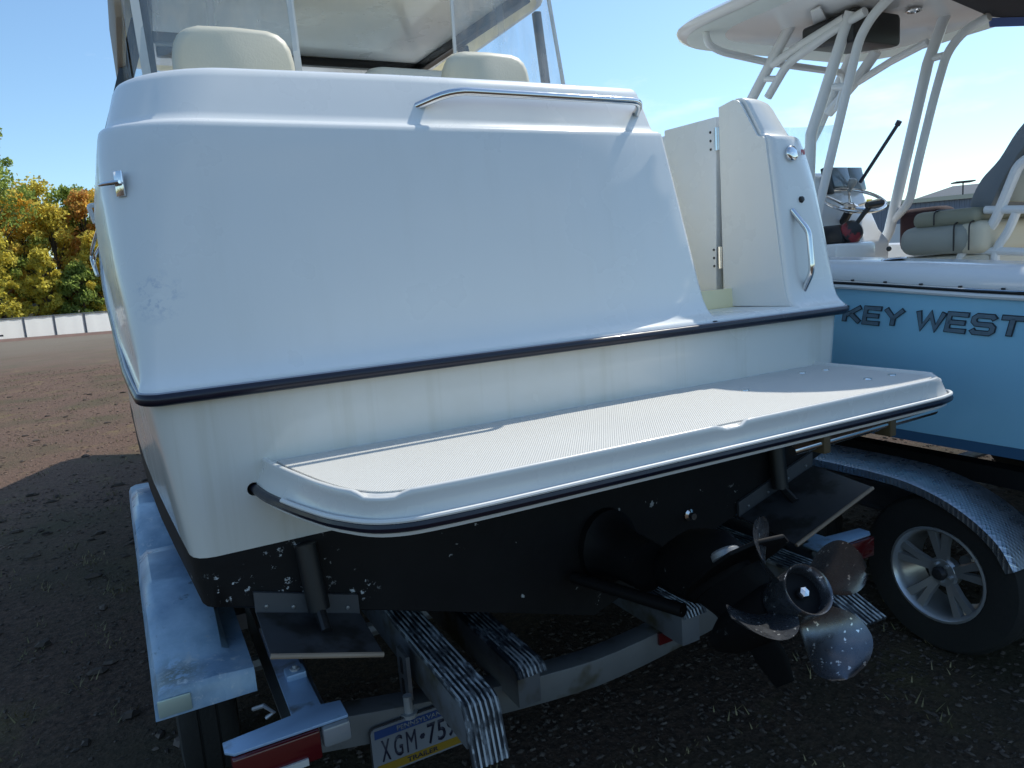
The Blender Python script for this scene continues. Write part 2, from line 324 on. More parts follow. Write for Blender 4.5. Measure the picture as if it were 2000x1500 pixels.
for k in range(260):
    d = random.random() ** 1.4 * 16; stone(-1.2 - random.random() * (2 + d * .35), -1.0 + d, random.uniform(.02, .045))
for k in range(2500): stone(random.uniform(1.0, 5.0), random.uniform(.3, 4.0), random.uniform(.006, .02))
o = g.build('gravel', mat('shaded_gravel_stone', (.082, .066, .055), .95, spec=.15, var=.2, vscale=6, isl=.6), merge=False); o['kind'] = 'stuff'  # darker copy of the stone colour, shade painted in near the boats
GRASS = mat('dry_grass', (.13, .115, .05), .8, isl=.4, col2=(.24, .19, .10), c2lo=.45, c2hi=.6, c2scale=2)
g = MB()
def tuft(x, y, nb, h):
    for q in range(nb):
        a = random.random() * 6.28; px = x + random.gauss(0, .05); py = y + random.gauss(0, .05); l = h * random.uniform(.5, 1.2); tx = math.cos(a) * l * random.uniform(.3, 1.1); ty = math.sin(a) * l * random.uniform(.3, 1.1); w = .0035
        g.add([(px - w * math.sin(a), py + w * math.cos(a), 0), (px + w * math.sin(a), py - w * math.cos(a), 0), (px + tx, py + ty, l * .8)], [(0, 1, 2)])
for k in range(520):
    d = random.random() ** 1.3 * 20; tuft(-1.5 - random.random() * (2 + d * .35), -1 + d, 14, random.uniform(.02, .06))
for k in range(40): tuft(random.uniform(-1, 2.8), random.uniform(-1.3, .2), 10, random.uniform(.015, .05))
o = g.build('dry_grass', GRASS, merge=False, flat=True); o['kind'] = 'stuff'

# ---------------------------------------------------------------- the cruiser seen from its stern
BOAT = thing('motor_boat', (0, 2.5, .52), 'white cabin cruiser seen from its stern, with swim platform and hardtop, on a trailer', 'boat')
def B(mb, name, m, parent=None, **k): return mb.build(name, m, parent or BOAT, BOAT, **k)
SH = [(0, 1.455), (2, 1.765), (4, 2.10), (6, 2.45), (7.9, 2.78)]
def zs(y): return smooth_tab(SH, max(y, 0))
BS = [(0, 1.250), (.3, 1.272), (1, 1.296), (2, 1.328), (3, 1.345), (4, 1.35), (5, 1.29), (6, 1.03), (6.9, .62), (7.5, .27), (7.9, .03)]
BC = [(0, 1.19), (.3, 1.212), (1, 1.262), (1.8, 1.298), (3, 1.325), (4.2, 1.33), (5, 1.16), (6, .76), (6.9, .36), (7.5, .13), (7.9, .012)]
ZC = [(0, .885), (2, .885), (4, .92), (5, 1.08), (6, 1.38), (6.9, 1.8), (7.9, 2.5)]
ZK = [(0, .52), (3, .52), (4.5, .58), (5.5, .74), (6.5, 1.12), (7.2, 1.65), (7.9, 2.5)]
BOOT = .14
def hull_sec(y, dx=0):
    """half section, from the sheer to the keel; y before rounding the transom corner"""
    b = smooth_tab(BS, y) - dx; c = smooth_tab(BC, y) - dx; z1 = zs(y) - .01; z3 = smooth_tab(ZC, y); zk = smooth_tab(ZK, y)
    zb = min(z3 + BOOT, z1 - .02) ; tb = (zb - z3) / (z1 - z3)
    xb = c + (b - c) * tb
    up = [(xb + (b - xb) * t, zb + (z1 - zb) * t) for t in (1, .97, .75, .5, .25, 0)]
    lo = [(xb, zb), ((xb + c) / 2 + .003, (zb + z3) / 2), (c, z3), (c * .97, z3 - .01)] + [(c * t, zk + (z3 - zk) * t) for t in (.75, .5, .25, 0.0)]
    return up, lo
ST = [(.022, .055), (.027, .035), (.037, .018), (.055, .006), (.085, 0)] + [(y, 0) for y in (.3, .6, 1, 1.5, 2, 2.5, 3, 3.5, 4, 4.5, 5, 5.5, 6, 6.5, 6.9, 7.2, 7.5, 7.75, 7.9)]
for nm, idx, mt in (('hull', 0, HULLW), ('hull_bottom', 1, ANTI)):
    g = MB()
    rings = []
    for y, dx in ST:
        sec = hull_sec(max(y, 0), dx)[idx]
        ps = [(x, y, z) for x, z in sec]
        if idx == 0: rings.append(('a', ps))
        else: rings.append(('b', [(-x, y, z) for x, z in sec] + [(x, y, z) for x, z in sec[::-1][1:]]))
    if idx == 0:
        g.loft([[(-x, y, z) for x, y, z in ps] for _, ps in rings], False); g.loft([ps for _, ps in rings], False)
        ps = rings[0][1]; nn = len(ps)
        vs = [(-x, y, z) for x, y, z in ps] + list(ps)
        g.add(vs, [(i, i + 1, nn + i + 1, nn + i) for i in range(nn - 1)])
    else:
        g.loft([ps for _, ps in rings], False)
        g.add(rings[0][1], [tuple(range(len(rings[0][1])))])
    B(g, nm, mt, sharp=40)
# rub rail, all the way round
def rail_path(off=0.0):
    p = []
    for y in [7.85, 7.5, 6.9, 6.4, 6, 5.5, 5, 4.5, 4, 3.5, 3, 2.5, 2, 1.5, 1, .6, .3, .12]: p.append((-(smooth_tab(BS, y) + .012 + off), y, zs(y)))
    r = .05; cx, cy = -(1.264 + off) + r, r - off - .002
    for k in range(1, 10):
        a = math.pi + k * math.pi / 20; p.append((cx + math.cos(a) * r, cy + math.sin(a) * r, 1.455 + .004 * (1 - k / 9)))
    h = p + [(-x, y, z) for x, y, z in [(-1.1 + .0, -off - .002, 1.455)] ][:0]
    mid = [(x, -off - .002, 1.455) for x in (-1.0, -.5, 0, .5, 1.0)]
    return h + mid + [(-x, y, z) for x, y, z in h[::-1]]
RP = rail_path(.004)
B(MB().tube(RP, .017, 12), 'rub_rail', RUB)
RP2 = [(x, y, z + .0145) for x, y, z in rail_path(.010)]
B(MB().tube(RP2, .0032, 6), 'rail_insert', RUBLINE)
# deck moulding: levels (z, stern inset, side inset, corner radius)
LEV = [(1.462, -.004, -.004, .045), (1.476, -.004, -.004, .045), (1.483, .004, .001, .045), (1.492, .018, .003, .04), (1.510, .031, .005, .04), (1.545, .042, .005, .045), (1.60, .05, .002, .055), (1.75, .066, -.003, .095),
       (1.95, .086, -.003, .15), (2.05, .097, .004, .185), (2.118, .104, .014, .215), (2.130, .107, .017, .22), (2.137, .114, .022, .22), (2.141, .130, .030, .22), (2.147, .139, .036, .22), (2.165, .146, .042, .225), (2.262, .182, .070, .24), (2.280, .191, .080, .24), (2.289, .203, .092, .24), (2.292, .218, .105, .24),
       (2.292, .29, .18, .20), (2.285, .31, .195, .2), (2.26, .318, .205, .2), (1.9, .335, .22, .2), (1.45, .35, .23, .2)]
def deck_piece(sign, xe_of):
    rows = []
    for k, (z, iy, ix, r) in enumerate(LEV):
        xe = .950 if (sign > 0 and iy > .25) else xe_of(z); e = .012 if iy < .25 else .012
        sgn = sign; half = 1.268 - ix; row = []
        d = -1 if sign < 0 else 1
        row += [(xe - d * 0, iy + (.018 if iy < .25 else 0), z), (xe + d * .004, iy + (.006 if iy < .25 else 0), z), (xe + d * .016, iy, z)]
        r = min(r, half - abs(xe) - .03) if sign > 0 else r
        xc = d * (half - r)
        for t in (.33, .66): row.append((xe + d * .016 + (xc - xe - d * .016) * t, iy, z))
        for q in range(13):
            a = q / 12 * math.pi / 2; row.append((d * (half - r + math.sin(a) * r), iy + r - math.cos(a) * r, z))
        for y in (.65, 1.0, 1.5, 2.0, 2.5, 3.0): row.append((d * half, y, z))
        new = []
        for x, y, zz in row:
            w = smooth_tab(BS, max(y, 0)) - 1.250 if y > .3 else max(0, (y - .05)) / .25 * .022
            x = x + d * w * (1 if abs(x) > .9 else 0)
            base = zs(y) - 1.455; f = max(0, (2.292 - zz) / .83) if zz > 1.462 else 1
            crown = .016 * (1 - min(1, (x / 1.15) ** 2)) if zz > 2.2 else 0
            new.append((x, y, zz + base * f + crown))
        rows.append(new)
    g = MB(); g.loft(rows, False)
    for c in (0, -1): 
        col = [rw[c] for rw in rows]; g.add(col, [tuple(range(len(col)))])
    return g
PANEL_X = [(1.455, .60), (1.492, .575), (1.53, .562), (2.13, .452), (2.145, .44), (2.28, .412), (2.3, .40)]
PIL_X = [(1.455, .985), (1.49, .985), (2.13, .958), (2.145, .952), (2.28, .915), (2.3, .905)]
B(deck_piece(-1, lambda z: interp(PANEL_X, z)), 'transom_moulding', GEL, sharp=50)
B(deck_piece(1, lambda z: interp(PIL_X, z)), 'quarter_moulding', GEL, sharp=50)
jam = [(interp(PIL_X, z) - .003, iy + .016, z) for z, iy, ix, r in LEV if iy < .25 and z > 1.488] + [(.9465, .352, 2.292), (.9465, .352, 1.492)]
B(MB().prism(jam, (.010, 0, 0)), 'door_jamb', GEL)
# sill of the door opening, cockpit sole and inner liner
g = MB(); rows = []
for z, iy in [(1.462, -.004), (1.476, -.004), (1.483, .004), (1.488, .016), (1.490, .03), (1.489, .30), (1.44, .31)]: rows.append([(x, iy, z) for x in (.55, .7, .85, .995)])
B(g.loft(rows, False), 'door_sill', GEL, sharp=50)
B(MB().box((0, 1.75, 1.425), (2.1, 2.7, .03)), 'cockpit_sole', CREAM)
B(MB().box((.80, .318, 1.5), (.40, .02, .13)).box((1.17, 1.7, 1.6), (.03, 2.4, .32)), 'cockpit_liner', CREAM)
# transom door, swung in along the quarter
DX = .952
door = B(MB().prism([(DX, .372, 2.262), (DX, .70, 2.272), (DX, .70, 1.60), (DX, .66, 1.545), (DX, .40, 1.545), (DX, .40, 1.60)], (.035, 0, 0)), 'transom_door', GEL, bevel=.006)
for zc in (2.172, 1.694):
    h = MB().tube([(DX - .006, .366, zc - .045), (DX - .006, .366, zc + .045)], .0085, 8)
    h.box((DX - .004, .366, zc), (.006, .03, .088)); hg = h.build('hinge', CHROME, door, BOAT)
    for dz in (-.034, 0, .034):
        MB().lathe([(.0055, 0), (.005, .003), (0.0005, .004)], (DX, .408, zc + dz), (-1, 0, 0), 10).build('screw', STEEL, door, BOAT)
# stainless fittings on the transom
p = fillet([(-.428, .168, 2.205), (-.335, .098, 2.238), (.357, .098, 2.234), (.385, .172, 2.203)], .06)
hr = B(MB().tube(p, .0125, 12), 'grab_rail', CHROME)
p = fillet([(1.042,0.077,1.856), (1.072,0.022,1.768), (1.067,0.005,1.617), (1.070,0.052,1.539)], .03)
B(MB().tube(p, .0115, 12), 'grab_handle', CHROME)
c = (1.065,0.096,2.069); c = Vector(c)
dp = B(MB().lathe([(.030, -.004), (.030, .005), (.027, .011), (.018, .014), (.001, .015)], c, (.05, -1, .15), 28), 'shower_cap', CHROME, sharp=60)
B(MB().box((1.134,0.099,2.076), (.018, .003, .020)), 'sticker', mat('sticker_red', (.5, .10, .12), .4, col2=(.7, .7, .7), c2lo=.45, c2hi=.5, c2scale=60), bevel=.0)
B(MB().lathe([(.013, 0), (.014, .008), (.010, .016), (.001, .018)], (1.098,0.086,1.892), (.0, -1, .3), 7), 'shower_button', BLACK, sharp=20)
# pull-up cleat on the port corner
cc = Vector((-1.240, .135, 1.985)); nrm = Vector((-.78, -.62, .08)).normalized(); side = Vector((-.62, .78, 0)).normalized(); upv = Vector((0, 0, 1))
g = MB().box(cc + nrm * .004, (.026, .008, .062), Matrix((side, nrm, upv)).transposed())
for s_ in (-1, 1): g.tube([cc + side * .010 * s_, cc + side * .010 * s_ + nrm * .020], .0045, 8)
B(g, 'cleat', CHROME, bevel=.002)
p0 = cc + nrm * .024
B(MB().tube([p0 - side * .02 - nrm * .004, p0 - nrm * .004, p0 + side * .03 - nrm * .002, p0 + side * .055 - nrm * .006], [.004, .006, .005, .003], 10), 'cleat_horn', CHROME)
# bow rail and mount on the port side, far forward
B(MB().tube(spline([(-1.347,2.900,2.134), (-1.397,3.000,2.027), (-1.416,3.050,1.957), (-1.397,2.900,1.852)], 6), .009, 8), 'side_rail', CHROME)
B(MB().tube(spline([(-1.352,2.600,1.999), (-1.387,2.700,1.952), (-1.396,2.700,1.902), (-1.384,2.600,1.842)], 6), .008, 8), 'side_rail', CHROME)
B(MB().tube(fillet([(-1.376,3.400,2.192), (-1.400,3.400,2.300), (-1.355,3.400,2.305)], .03), .014, 8), 'rail_mount', WTUBE)

# swim platform
plat_lo = [(-1.033, .03), (-1.02, -.08), (-.998, -.176), (-.962, -.30), (-.918, -.41), (-.84, -.505), (-.69, -.535), (-.3, -.540), (.2, -.541), (.9, -.538), (1.04, -.530), (1.105, -.505), (1.13, -.45), (1.136, -.33), (1.136, .03)]
plat_hi = [(-1.010, .03), (-1.0, -.05), (-.988, -.118), (-.966, -.227), (-.942, -.331), (-.905, -.43), (-.84, -.505), (-.70, -.528), (-.3, -.535), (.2, -.538), (.9, -.534), (1.02, -.524), (1.075, -.500), (1.10, -.45), (1.106, -.35), (1.106, .03)]
def path2(pl, n=170): return resample(spline([(x, y, 0) for x, y in pl], 10), n)
def inset(path, d):
    out = []
    for i, p in enumerate(path):
        t = (path[min(i + 1, len(path) - 1)] - path[max(i - 1, 0)]).normalized(); nn = Vector((-t.y, t.x, 0)); out.append(p + nn * d)
    return out
PL, PH = path2(plat_lo), path2(plat_hi)
def notch(p):
    f = 0
    for nx, ny, w in ((-.85, -.49, .06), (.115, -.535, .05), (1.07, -.50, .05)):
        d = math.hypot(p.x - nx, p.y - ny); f = max(f, min(1, max(0, (w - d) / .02)))
    return f
rows = []
for base, d, z, nf in ((PL, .07, 1.158, 0), (PL, .004, 1.160, 0), (PL, .002, 1.172, 0), (PL, .002, 1.196, 0), (PL, .006, 1.201, 0), (PH, .0, 1.245, .4), (PH, .0005, 1.258, 1), (PH, .003, 1.2615, 1), (PH, .009, 1.2620, 1), (PH, .014, 1.2600, 1), (PH, .019, 1.2525, .6), (PH, .026, 1.2500, 0), (PH, .06, 1.2495, 0)):
    rows.append([Vector((p.x, min(p.y, .03), z - .013 * nf * notch(q))) for p, q in zip(inset(base, d), PH)])
g = MB(); g.loft(rows, False); k = len(rows) - 1; nn = len(PH)
g.add(rows[-1], [tuple(range(nn))]); g.add(rows[0], [tuple(range(nn))])
platform = B(g, 'swim_platform', PLAT, sharp=50)
B(MB().tube([(p.x, p.y, 1.184) for p in inset(PL, -.001)], .0135, 10), 'platform_rail', RUB, platform)
B(MB().tube([(p.x, p.y, 1.1975) for p in inset(PL, -.0070)][12:-12], .0058, 8), 'platform_insert', STRIP, platform)
B(MB().lathe([(.018, 0), (.018, .012), (.012, .016), (.001, .017)], (-1.037, .022, 1.184), (0, 1, 0), 14), 'rail_cap', BLACK, platform)
NONSKID = mat('nonskid', (.62, .61, .575), .55, var=.03)
t = NONSKID.node_tree; tcn = N(t, 'ShaderNodeTexCoord'); pr = t.nodes['Principled BSDF']; bumpn = None
for ang in (35, -35):
    mpn = N(t, 'ShaderNodeMapping'); mpn.inputs['Rotation'].default_value = (0, 0, math.radians(ang)); L(t, tcn.outputs['Object'], mpn.inputs[0])
    wv = N(t, 'ShaderNodeTexWave', i_Scale=55.0); L(t, mpn.outputs[0], wv.inputs[0])
    bn = N(t, 'ShaderNodeBump', i_Strength=.35, i_Distance=.004); L(t, wv.outputs['Fac'], bn.inputs['Height'])
    if bumpn is not None: L(t, bumpn.outputs[0], bn.inputs['Normal'])
    bumpn = bn
L(t, bumpn.outputs[0], pr.inputs['Normal'])
ins = [p for p in inset(PH, .030)]
ins = [Vector((p.x, min(p.y, -.004), 1.2505)) for p in ins if p.y < .0]
B(MB().prism(ins, (0, 0, .0035)), 'tread_panel', NONSKID, platform)
for q in ((0.505,-0.193,1.255), (0.889,-0.094,1.255), (0.991,-0.114,1.255), (0.904,-0.353,1.255), (1.018,-0.363,1.255)):
    MB().lathe([(.014, 0), (.013, .004), (.006, .005), (.001, .005)], (q[0], q[1], 1.253), (0, 0, 1), 14).build('deck_screw', CHROME, platform, BOAT)
# folded swim ladder under the platform, starboard
lad = B(MB().tube([(.42, -.46, 1.112), (1.10, -.46, 1.132)], .015, 12).tube([(.42, -.36, 1.112), (1.0, -.36, 1.122)], .013, 10), 'swim_ladder', CHROME)
for xx in (.86, .55): B(MB().box((xx, -.45, 1.122), (.03, .06, .075)), 'ladder_bracket', mat('brass_bracket', (.12, .09, .05), .5), lad, bevel=.004)
# trim tabs
TABM = mat('worn_tab', (.07, .075, .085), .42, metal=.3, var=.25, vscale=6, col2=(.03, .03, .03), c2lo=.5, c2hi=.6, c2scale=5)
def tab(x0, x1, zl, name, tl):
    sgn = 1 if x0 > 0 else -1
    def zz(x): return .52 + .307 * abs(x) + zl
    hp = MB().prism([(x0, .018, zz(x0)), (x1, .018, zz(x1)), (x1, .018, zz(x1) + .06), (x0, .018, zz(x0) + .06)], (0, -.012, 0))
    h = B(hp, 'tab_hinge_plate', mat('hinge_plate', (.10, .105, .115), .5, metal=.3, var=.2))
    for q in (.1, .35, .62, .88):
        xx = x0 + (x1 - x0) * q; MB().lathe([(.006, 0), (.005, .004), (.001, .005)], (xx, .006, zz(xx) + .022), (0, -1, 0), 8).build('screw', ALU, h, BOAT)
    pl = [(x0, .0, zz(x0)), (x1, .0, zz(x1)), (x1, -tl, zz(x1) - .03), (x0, -tl, zz(x0) - .03)]
    b = B(MB().prism(pl, (0, 0, .006)), 'trim_tab', TABM)
    xm = (x0 + x1) / 2 + sgn * -.02
    a = B(MB().tube([(xm + .01 * sgn, .0, zz(xm) + .21), (xm, -.03, zz(xm) + .03)], .030, 14).tube([(xm, -.03, zz(xm) + .04), (xm, -.10, zz(xm) - .005)], .015, 10), 'tab_actuator', BLACK)
    MB().tube([(x0, -tl, zz(x0) - .027), (x1, -tl, zz(x1) - .027)], .007, 8).build('tab_lip', mat('worn_edge', (.30, .23, .17), .6, var=.3), b, BOAT)
tab(-1.075, -.80, 0, 'p', .20); tab(1.06, .66, 0, 's', .26)
B(MB().lathe([(.022, 0), (.022, .006), (.012, .012), (.012, .03), (.001, .03)], (0.428,0.020,0.783), (0, -1, 0), 14), 'drain_plug', CHROME)
B(MB().tube(spline([(.05, .01, .78), (.08, -.05, .70), (.16, -.06, .66), (.27, -.03, .71)], 6), .006, 8).tube(spline([(.04, .01, .75), (.09, -.07, .675), (.18, -.08, .64), (.28, -.04, .70)], 6), .006, 8), 'drive_hose', mat('grey_hose', (.14, .14, .14), .5))
# stern drive, tilted up, with its propeller
TL = math.radians(40); ca, sa = math.cos(TL), math.sin(TL)
HUB = Vector((.055, -.768, .862)); STEER = math.radians(9); AX = Vector((-ca * math.sin(STEER), -ca * math.cos(STEER), sa)).normalized()   # axis, pointing aft
FW = -AX; XR = FWX = Vector((math.cos(STEER), -math.sin(STEER), 0)); UP = XR.cross(FW).normalized()
def dloc(f, u, x=0): return HUB + FW * f + UP * u + XR * x
# gimbal housing on the transom
drive = B(MB().loft([[Vector((.06 + math.cos(a) * w, y, .76 + math.sin(a) * h)) for a in [k * math.pi / 10 for k in range(20)]] for w, h, y in ((.11, .13, .02), (.11, .13, -.01), (.085, .10, -.03), (.075, .085, -.10), (.07, .08, -.22))], True, True), 'stern_drive', DARKD, sharp=50)
def foil(pts):  # (f_front, f_back, halfwidth, u)
    rings = []
    for f0, f1, w, u in pts:
        rg = []
        for k in range(16):
            a = k * math.pi / 8; c_ = math.cos(a); rg.append(dloc((f0 + f1) / 2 + (f0 - f1) / 2 * c_, u, math.sin(a) * w * (1 - .25 * (1 - c_) * .5)))
        rings.append(rg)
    return MB().loft(rings, True, True)
B(foil([(.42, .10, .06, .12), (.52, .10, .08, .18), (.60, .14, .09, .24), (.62, .22, .08, .28), (.56, .30, .05, .31)]), 'upper_gearcase', DARKD, drive, sharp=60)
B(foil([(.30, .06, .035, -.02), (.34, .03, .04, .06), (.40, .05, .055, .12)]), 'drive_leg', DARKD, drive, sharp=60)
B(MB().prism([dloc(f, .14, x) for f, x in ((.40, -.05), (.30, -.09), (.12, -.10), (.02, -.09), (-.04, -.04), (-.04, .04), (.02, .09), (.12, .10), (.30, .09), (.40, .05))], UP * .012), 'cavitation_plate', DARKD, drive, bevel=.004)
B(MB().lathe([(.002, .42), (.035, .38), (.056, .30), (.064, .18), (.064, .06), (.060, .03)], HUB, FW, 28), 'torpedo', DARKD, drive, sharp=60)
B(foil([(.26, .12, .014, -.05), (.24, .10, .010, -.11), (.21, .12, .006, -.165)]), 'skeg', DARKD, drive, sharp=60)
B(MB().lathe([(.034, 0), (.040, .006), (.040, .02), (.034, .026)], dloc(.10, .152, -.05), UP, 18), 'trim_anode', mat('zinc', (.30, .31, .32), .55, metal=.6, var=.2), drive)
B(MB().tube([(-.10, -.02, .70), dloc(.36, .10, -.09)], .02, 12), 'trim_ram', DARKD, drive); B(MB().tube([(.22, -.02, .72), dloc(.36, .10, .09)], .02, 12), 'trim_ram', DARKD, drive)
prop = B(MB().lathe([(.050, .03), (.058, .02), (.060, -.06), (.059, -.075), (.0615, -.088), (.060, -.091), (.055, -.086), (.050, -.03)], HUB, FW, 36), 'propeller', PROPM, sharp=40)
B(MB().lathe([(.053, -.05), (.030, -.035), (.028, -.02), (.001, -.02)], HUB, FW, 24), 'hub_core', DARKD, prop)
B(MB().lathe([(.016, -.06), (.012, -.072), (.001, -.074)], HUB, FW, 6), 'prop_nut', CHROME, prop, flat=True)
def blade(ang, fo, R=.20, pitch=30, rake=.05, hand=-1):
    rings = []; nr = 22
    for i in range(nr + 1):
        t = i / nr; r = .052 + (R - .052) * t
        ch = .066 * (.62 + 1.5 * t - 1.05 * t ** 2) * math.sqrt(max(0.0, 1 - max(0, (t - .70) / .302) ** 2)) + .002
        sk = math.radians(26) * t ** 1.5 * hand; pit = math.atan(.062 * 2.2 / max(r, .06))
        row = []
        for j in range(13):
            s_ = -1 + 2 * j / 12; w = s_ * ch; da = w * math.cos(pit) / r + sk
            a = ang + da; ax = w * math.sin(pit) * hand + fo - rake * t * 1.0 + .012 * (1 - s_ * s_) * t
            row.append((a, r, ax, .0045 * (1 - s_ * s_) * (1 - .7 * t) + .0007))
        rings.append(row)
    def pos(a, r, ax): return HUB + (XR * math.cos(a) + UP * math.sin(a)) * r + FW * ax
    g = MB(); F = [[pos(a, r, ax + th) for a, r, ax, th in row] for row in rings]; Bk = [[pos(a, r, ax - th) for a, r, ax, th in row] for row in rings]
    g.loft([f + b[::-1] for f, b in zip(F, Bk)], True, True); return g
for k in range(4): B(blade(math.radians(-60 + 90 * k), -.015), 'blade', PROPM, prop, sharp=60)

# cabin, hardtop, windows, seats, clear curtains
cab = B(MB().loft([[(-1.16, y, 1.45), (-1.17, y, z0 - .1), (-1.05, y, z0), (0, y, z0 + .03), (1.05, y, z0), (1.17, y, z0 - .1), (1.16, y, 1.45)] for y, z0 in ((2.75, 2.72), (3.3, 2.74), (4.6, 2.72))] + [[(-.95, 6.0, 2.1), (-.93, 6.0, 2.45), (-.8, 6.0, 2.52), (0, 6.0, 2.56), (.8, 6.0, 2.52), (.93, 6.0, 2.45), (.95, 6.0, 2.1)]], False).add([(-1.16, 2.75, 1.45), (-1.17, 2.75, 2.62), (-1.05, 2.75, 2.72), (0, 2.75, 2.75), (1.05, 2.75, 2.72), (1.17, 2.75, 2.62), (1.16, 2.75, 1.45)], [tuple(range(7))]), 'cabin', GEL, sharp=50)
B(MB().loft([[(sx * b, y, z) for sx, b, z in [(-1, smooth_tab(BS, y) - .01, zs(y) + .005), (-1, smooth_tab(BS, y) * .8, zs(y) + .05), (1, smooth_tab(BS, y) * .8, zs(y) + .05), (1, smooth_tab(BS, y) - .01, zs(y) + .005)]] for y in (3.0, 3.6, 4.2, 5, 5.5, 6, 6.5, 6.9, 7.3, 7.6, 7.85)], False), 'foredeck', GEL)
HT = 3.27
def rrect(x0, x1, y0, y1, r, n=6):
    out = []
    for cx, cy, a0 in ((x1 - r, y1 - r, 0), (x0 + r, y1 - r, 90), (x0 + r, y0 + r, 180), (x1 - r, y0 + r, 270)):
        for k in range(n + 1):
            a = math.radians(a0 + 90 * k / n); out.append((cx + r * math.cos(a), cy + r * math.sin(a)))
    return out
def slab(x0, x1, y0, y1, r, levels):
    return [[(x, y, z) for x, y in rrect(x0 + d, x1 - d, y0 + d, y1 - d, max(.02, r - d))] for z, d in levels]
g = MB().loft(slab(-1.12, 1.12, 1.74, 3.75, .25, ((HT + .09, .12), (HT + .075, .03), (HT + .03, 0), (HT - .03, .0), (HT - .05, .012), (HT - .05, .035))), True, True)
ht = B(g, 'hardtop', GEL, sharp=40)
g = MB().loft(slab(-1.08, 1.08, 1.78, 3.7, .22, ((HT - .053, .0), (HT - .053, .10), (HT - .038, .16), (HT - .038, .3))), True, False); g.add(slab(-1.08, 1.08, 1.78, 3.7, .22, ((HT - .038, .3),))[0], [tuple(range(28))])
B(g, 'hardtop_liner', CREAM, ht, sharp=40)
FZ = HT - .08; FY = 3.2
def bar(name, a, b, w=.05, m_=None, par=None):
    a, b = Vector(a), Vector(b); d = (b - a).normalized(); x = d.cross(Vector((0, 0, 1)) if abs(d.z) < .9 else Vector((0, 1, 0))).normalized(); z = x.cross(d)
    g = MB().loft([[c_ + x * sx * w / 2 + z * sz * w / 2 for sx, sz in ((-1, -1), (1, -1), (1, 1), (-1, 1))] for c_ in (a, b)], True, True); return B(g, name, m_ or FRAME, par, bevel=.008)
bar('windshield_header', (-.9, FY, FZ), (.80, FY, FZ), .055)
for s_, xf, xa in ((-1, -.95, -1.0), (1, .82, .90)):
    bar('side_header', (xf, FY, FZ), (xa, 1.75, FZ), .06)
    bar('windshield_post', (xf, FY, FZ), (xf * 1.03, FY + .35, 2.72), .055)
    bar('side_post', (xf * 1.06, 2.55, FZ - .03), (xf * 1.3, 2.75, 2.55), .06)
    bar('aft_post', (s_ * 1.02 + (.06 if s_ > 0 else 0), 1.95, FZ), (s_ * 1.02 + (.14 if s_ > 0 else 0), 1.95, 2.25), .045)
bar('port_crossbar', (-1.02, 2.3, 3.0), (-.62, 2.3, 3.0), .05)
B(MB().box((-.05, FY + .19, 2.93), (1.66, .008, .40), Matrix.Rotation(-.6, 3, 'X')), 'windshield_glass', WINDOW)
B(MB().loft(slab(.12, .78, 2.2, 2.9, .1, ((2.55, 0), (2.88, 0), (2.905, .02), (2.91, .05))), True, True), 'dash_top', GEL, sharp=50)
def seatback(x0, x1, y, z0, z1, th, m_=VINYL):
    rings = []; n_ = 24
    for dy, d in ((-th / 2, .035), (-th / 2 + .02, .01), (0, 0), (th / 2 - .02, .01), (th / 2, .035)):
        rg = []
        for k in range(n_):
            a = 2 * math.pi * k / n_; c_, s_ = math.cos(a), math.sin(a); e = .42
            px = math.copysign(abs(c_) ** e, c_); pz = math.copysign(abs(s_) ** e, s_)
            rg.append(((x0 + x1) / 2 + px * ((x1 - x0) / 2 - d), y + dy, (z0 + z1) / 2 + pz * ((z1 - z0) / 2 - d)))
        rings.append(rg)
    return MB().loft(rings, True, True)
for x0, x1, z1 in ((-.965, -.45, 2.83), (.27, .755, 2.81)):
    s1 = B(seatback(x0, x1, 1.55, 2.2, z1, .14), 'seat_back', VINYL, sharp=60)
    pip = []
    for k in range(49):
        a = 2 * math.pi * k / 48; c_, q_ = math.cos(a), math.sin(a); pip.append(((x0 + x1) / 2 + math.copysign(abs(c_) ** .42, c_) * ((x1 - x0) / 2 - .022), 1.484, (2.2 + z1) / 2 + math.copysign(abs(q_) ** .42, q_) * ((z1 - 2.2) / 2 - .022)))
    B(MB().tube([(x0 + .03, 1.478, z1 - .225), (x1 - .03, 1.478, z1 - .225)], .004, 6), 'seam', GREYV, s1)
    B(seatback(x0 - .03, x1 + .03, 1.82, 1.98, 2.2, .5), 'seat_cushion', VINYL, s1, sharp=60)
    B(MB().tube([((x0 + x1) / 2, 1.8, 1.43), ((x0 + x1) / 2, 1.8, 1.99)], .05, 12), 'seat_pedestal', WTUBE, s1)
# clear vinyl drop curtains at the back of the hardtop
CY = 1.72
def curtain(x0t, x1t, x0b, x1b, strips):
    rows = []
    for i in range(9):
        t_ = i / 8; rows.append([(x0t + (x0b - x0t) * t_ + ((x1t - x0t) + ((x1b - x0b) - (x1t - x0t)) * t_) * j / 12, CY + .012 * math.sin(j * 1.3 + i * .8), HT - .05 - t_ * .98) for j in range(13)])
    c_ = B(MB().loft(rows, False), 'clear_curtain', CLEARV)
    for xa, xb, w in strips:
        B(MB().loft([[(xa - w / 2, CY - .006, HT - .05), (xa + w / 2, CY - .006, HT - .05), (xa + w / 2, CY + .004, HT - .05), (xa - w / 2, CY + .004, HT - .05)], [(xb - w / 2, CY - .006, HT - 1.03), (xb + w / 2, CY - .006, HT - 1.03), (xb + w / 2, CY + .004, HT - 1.03), (xb - w / 2, CY + .004, HT - 1.03)]], True, True), 'curtain_binding', STRIP, c_)
curtain(-1.12, -.40, -1.10, -.38, ((-1.07, -1.045, .035), (-.405, -.385, .032)))
curtain(.43, 1.02, .41, 1.16, ((.435, .42, .016), (1.02, 1.16, .02)))
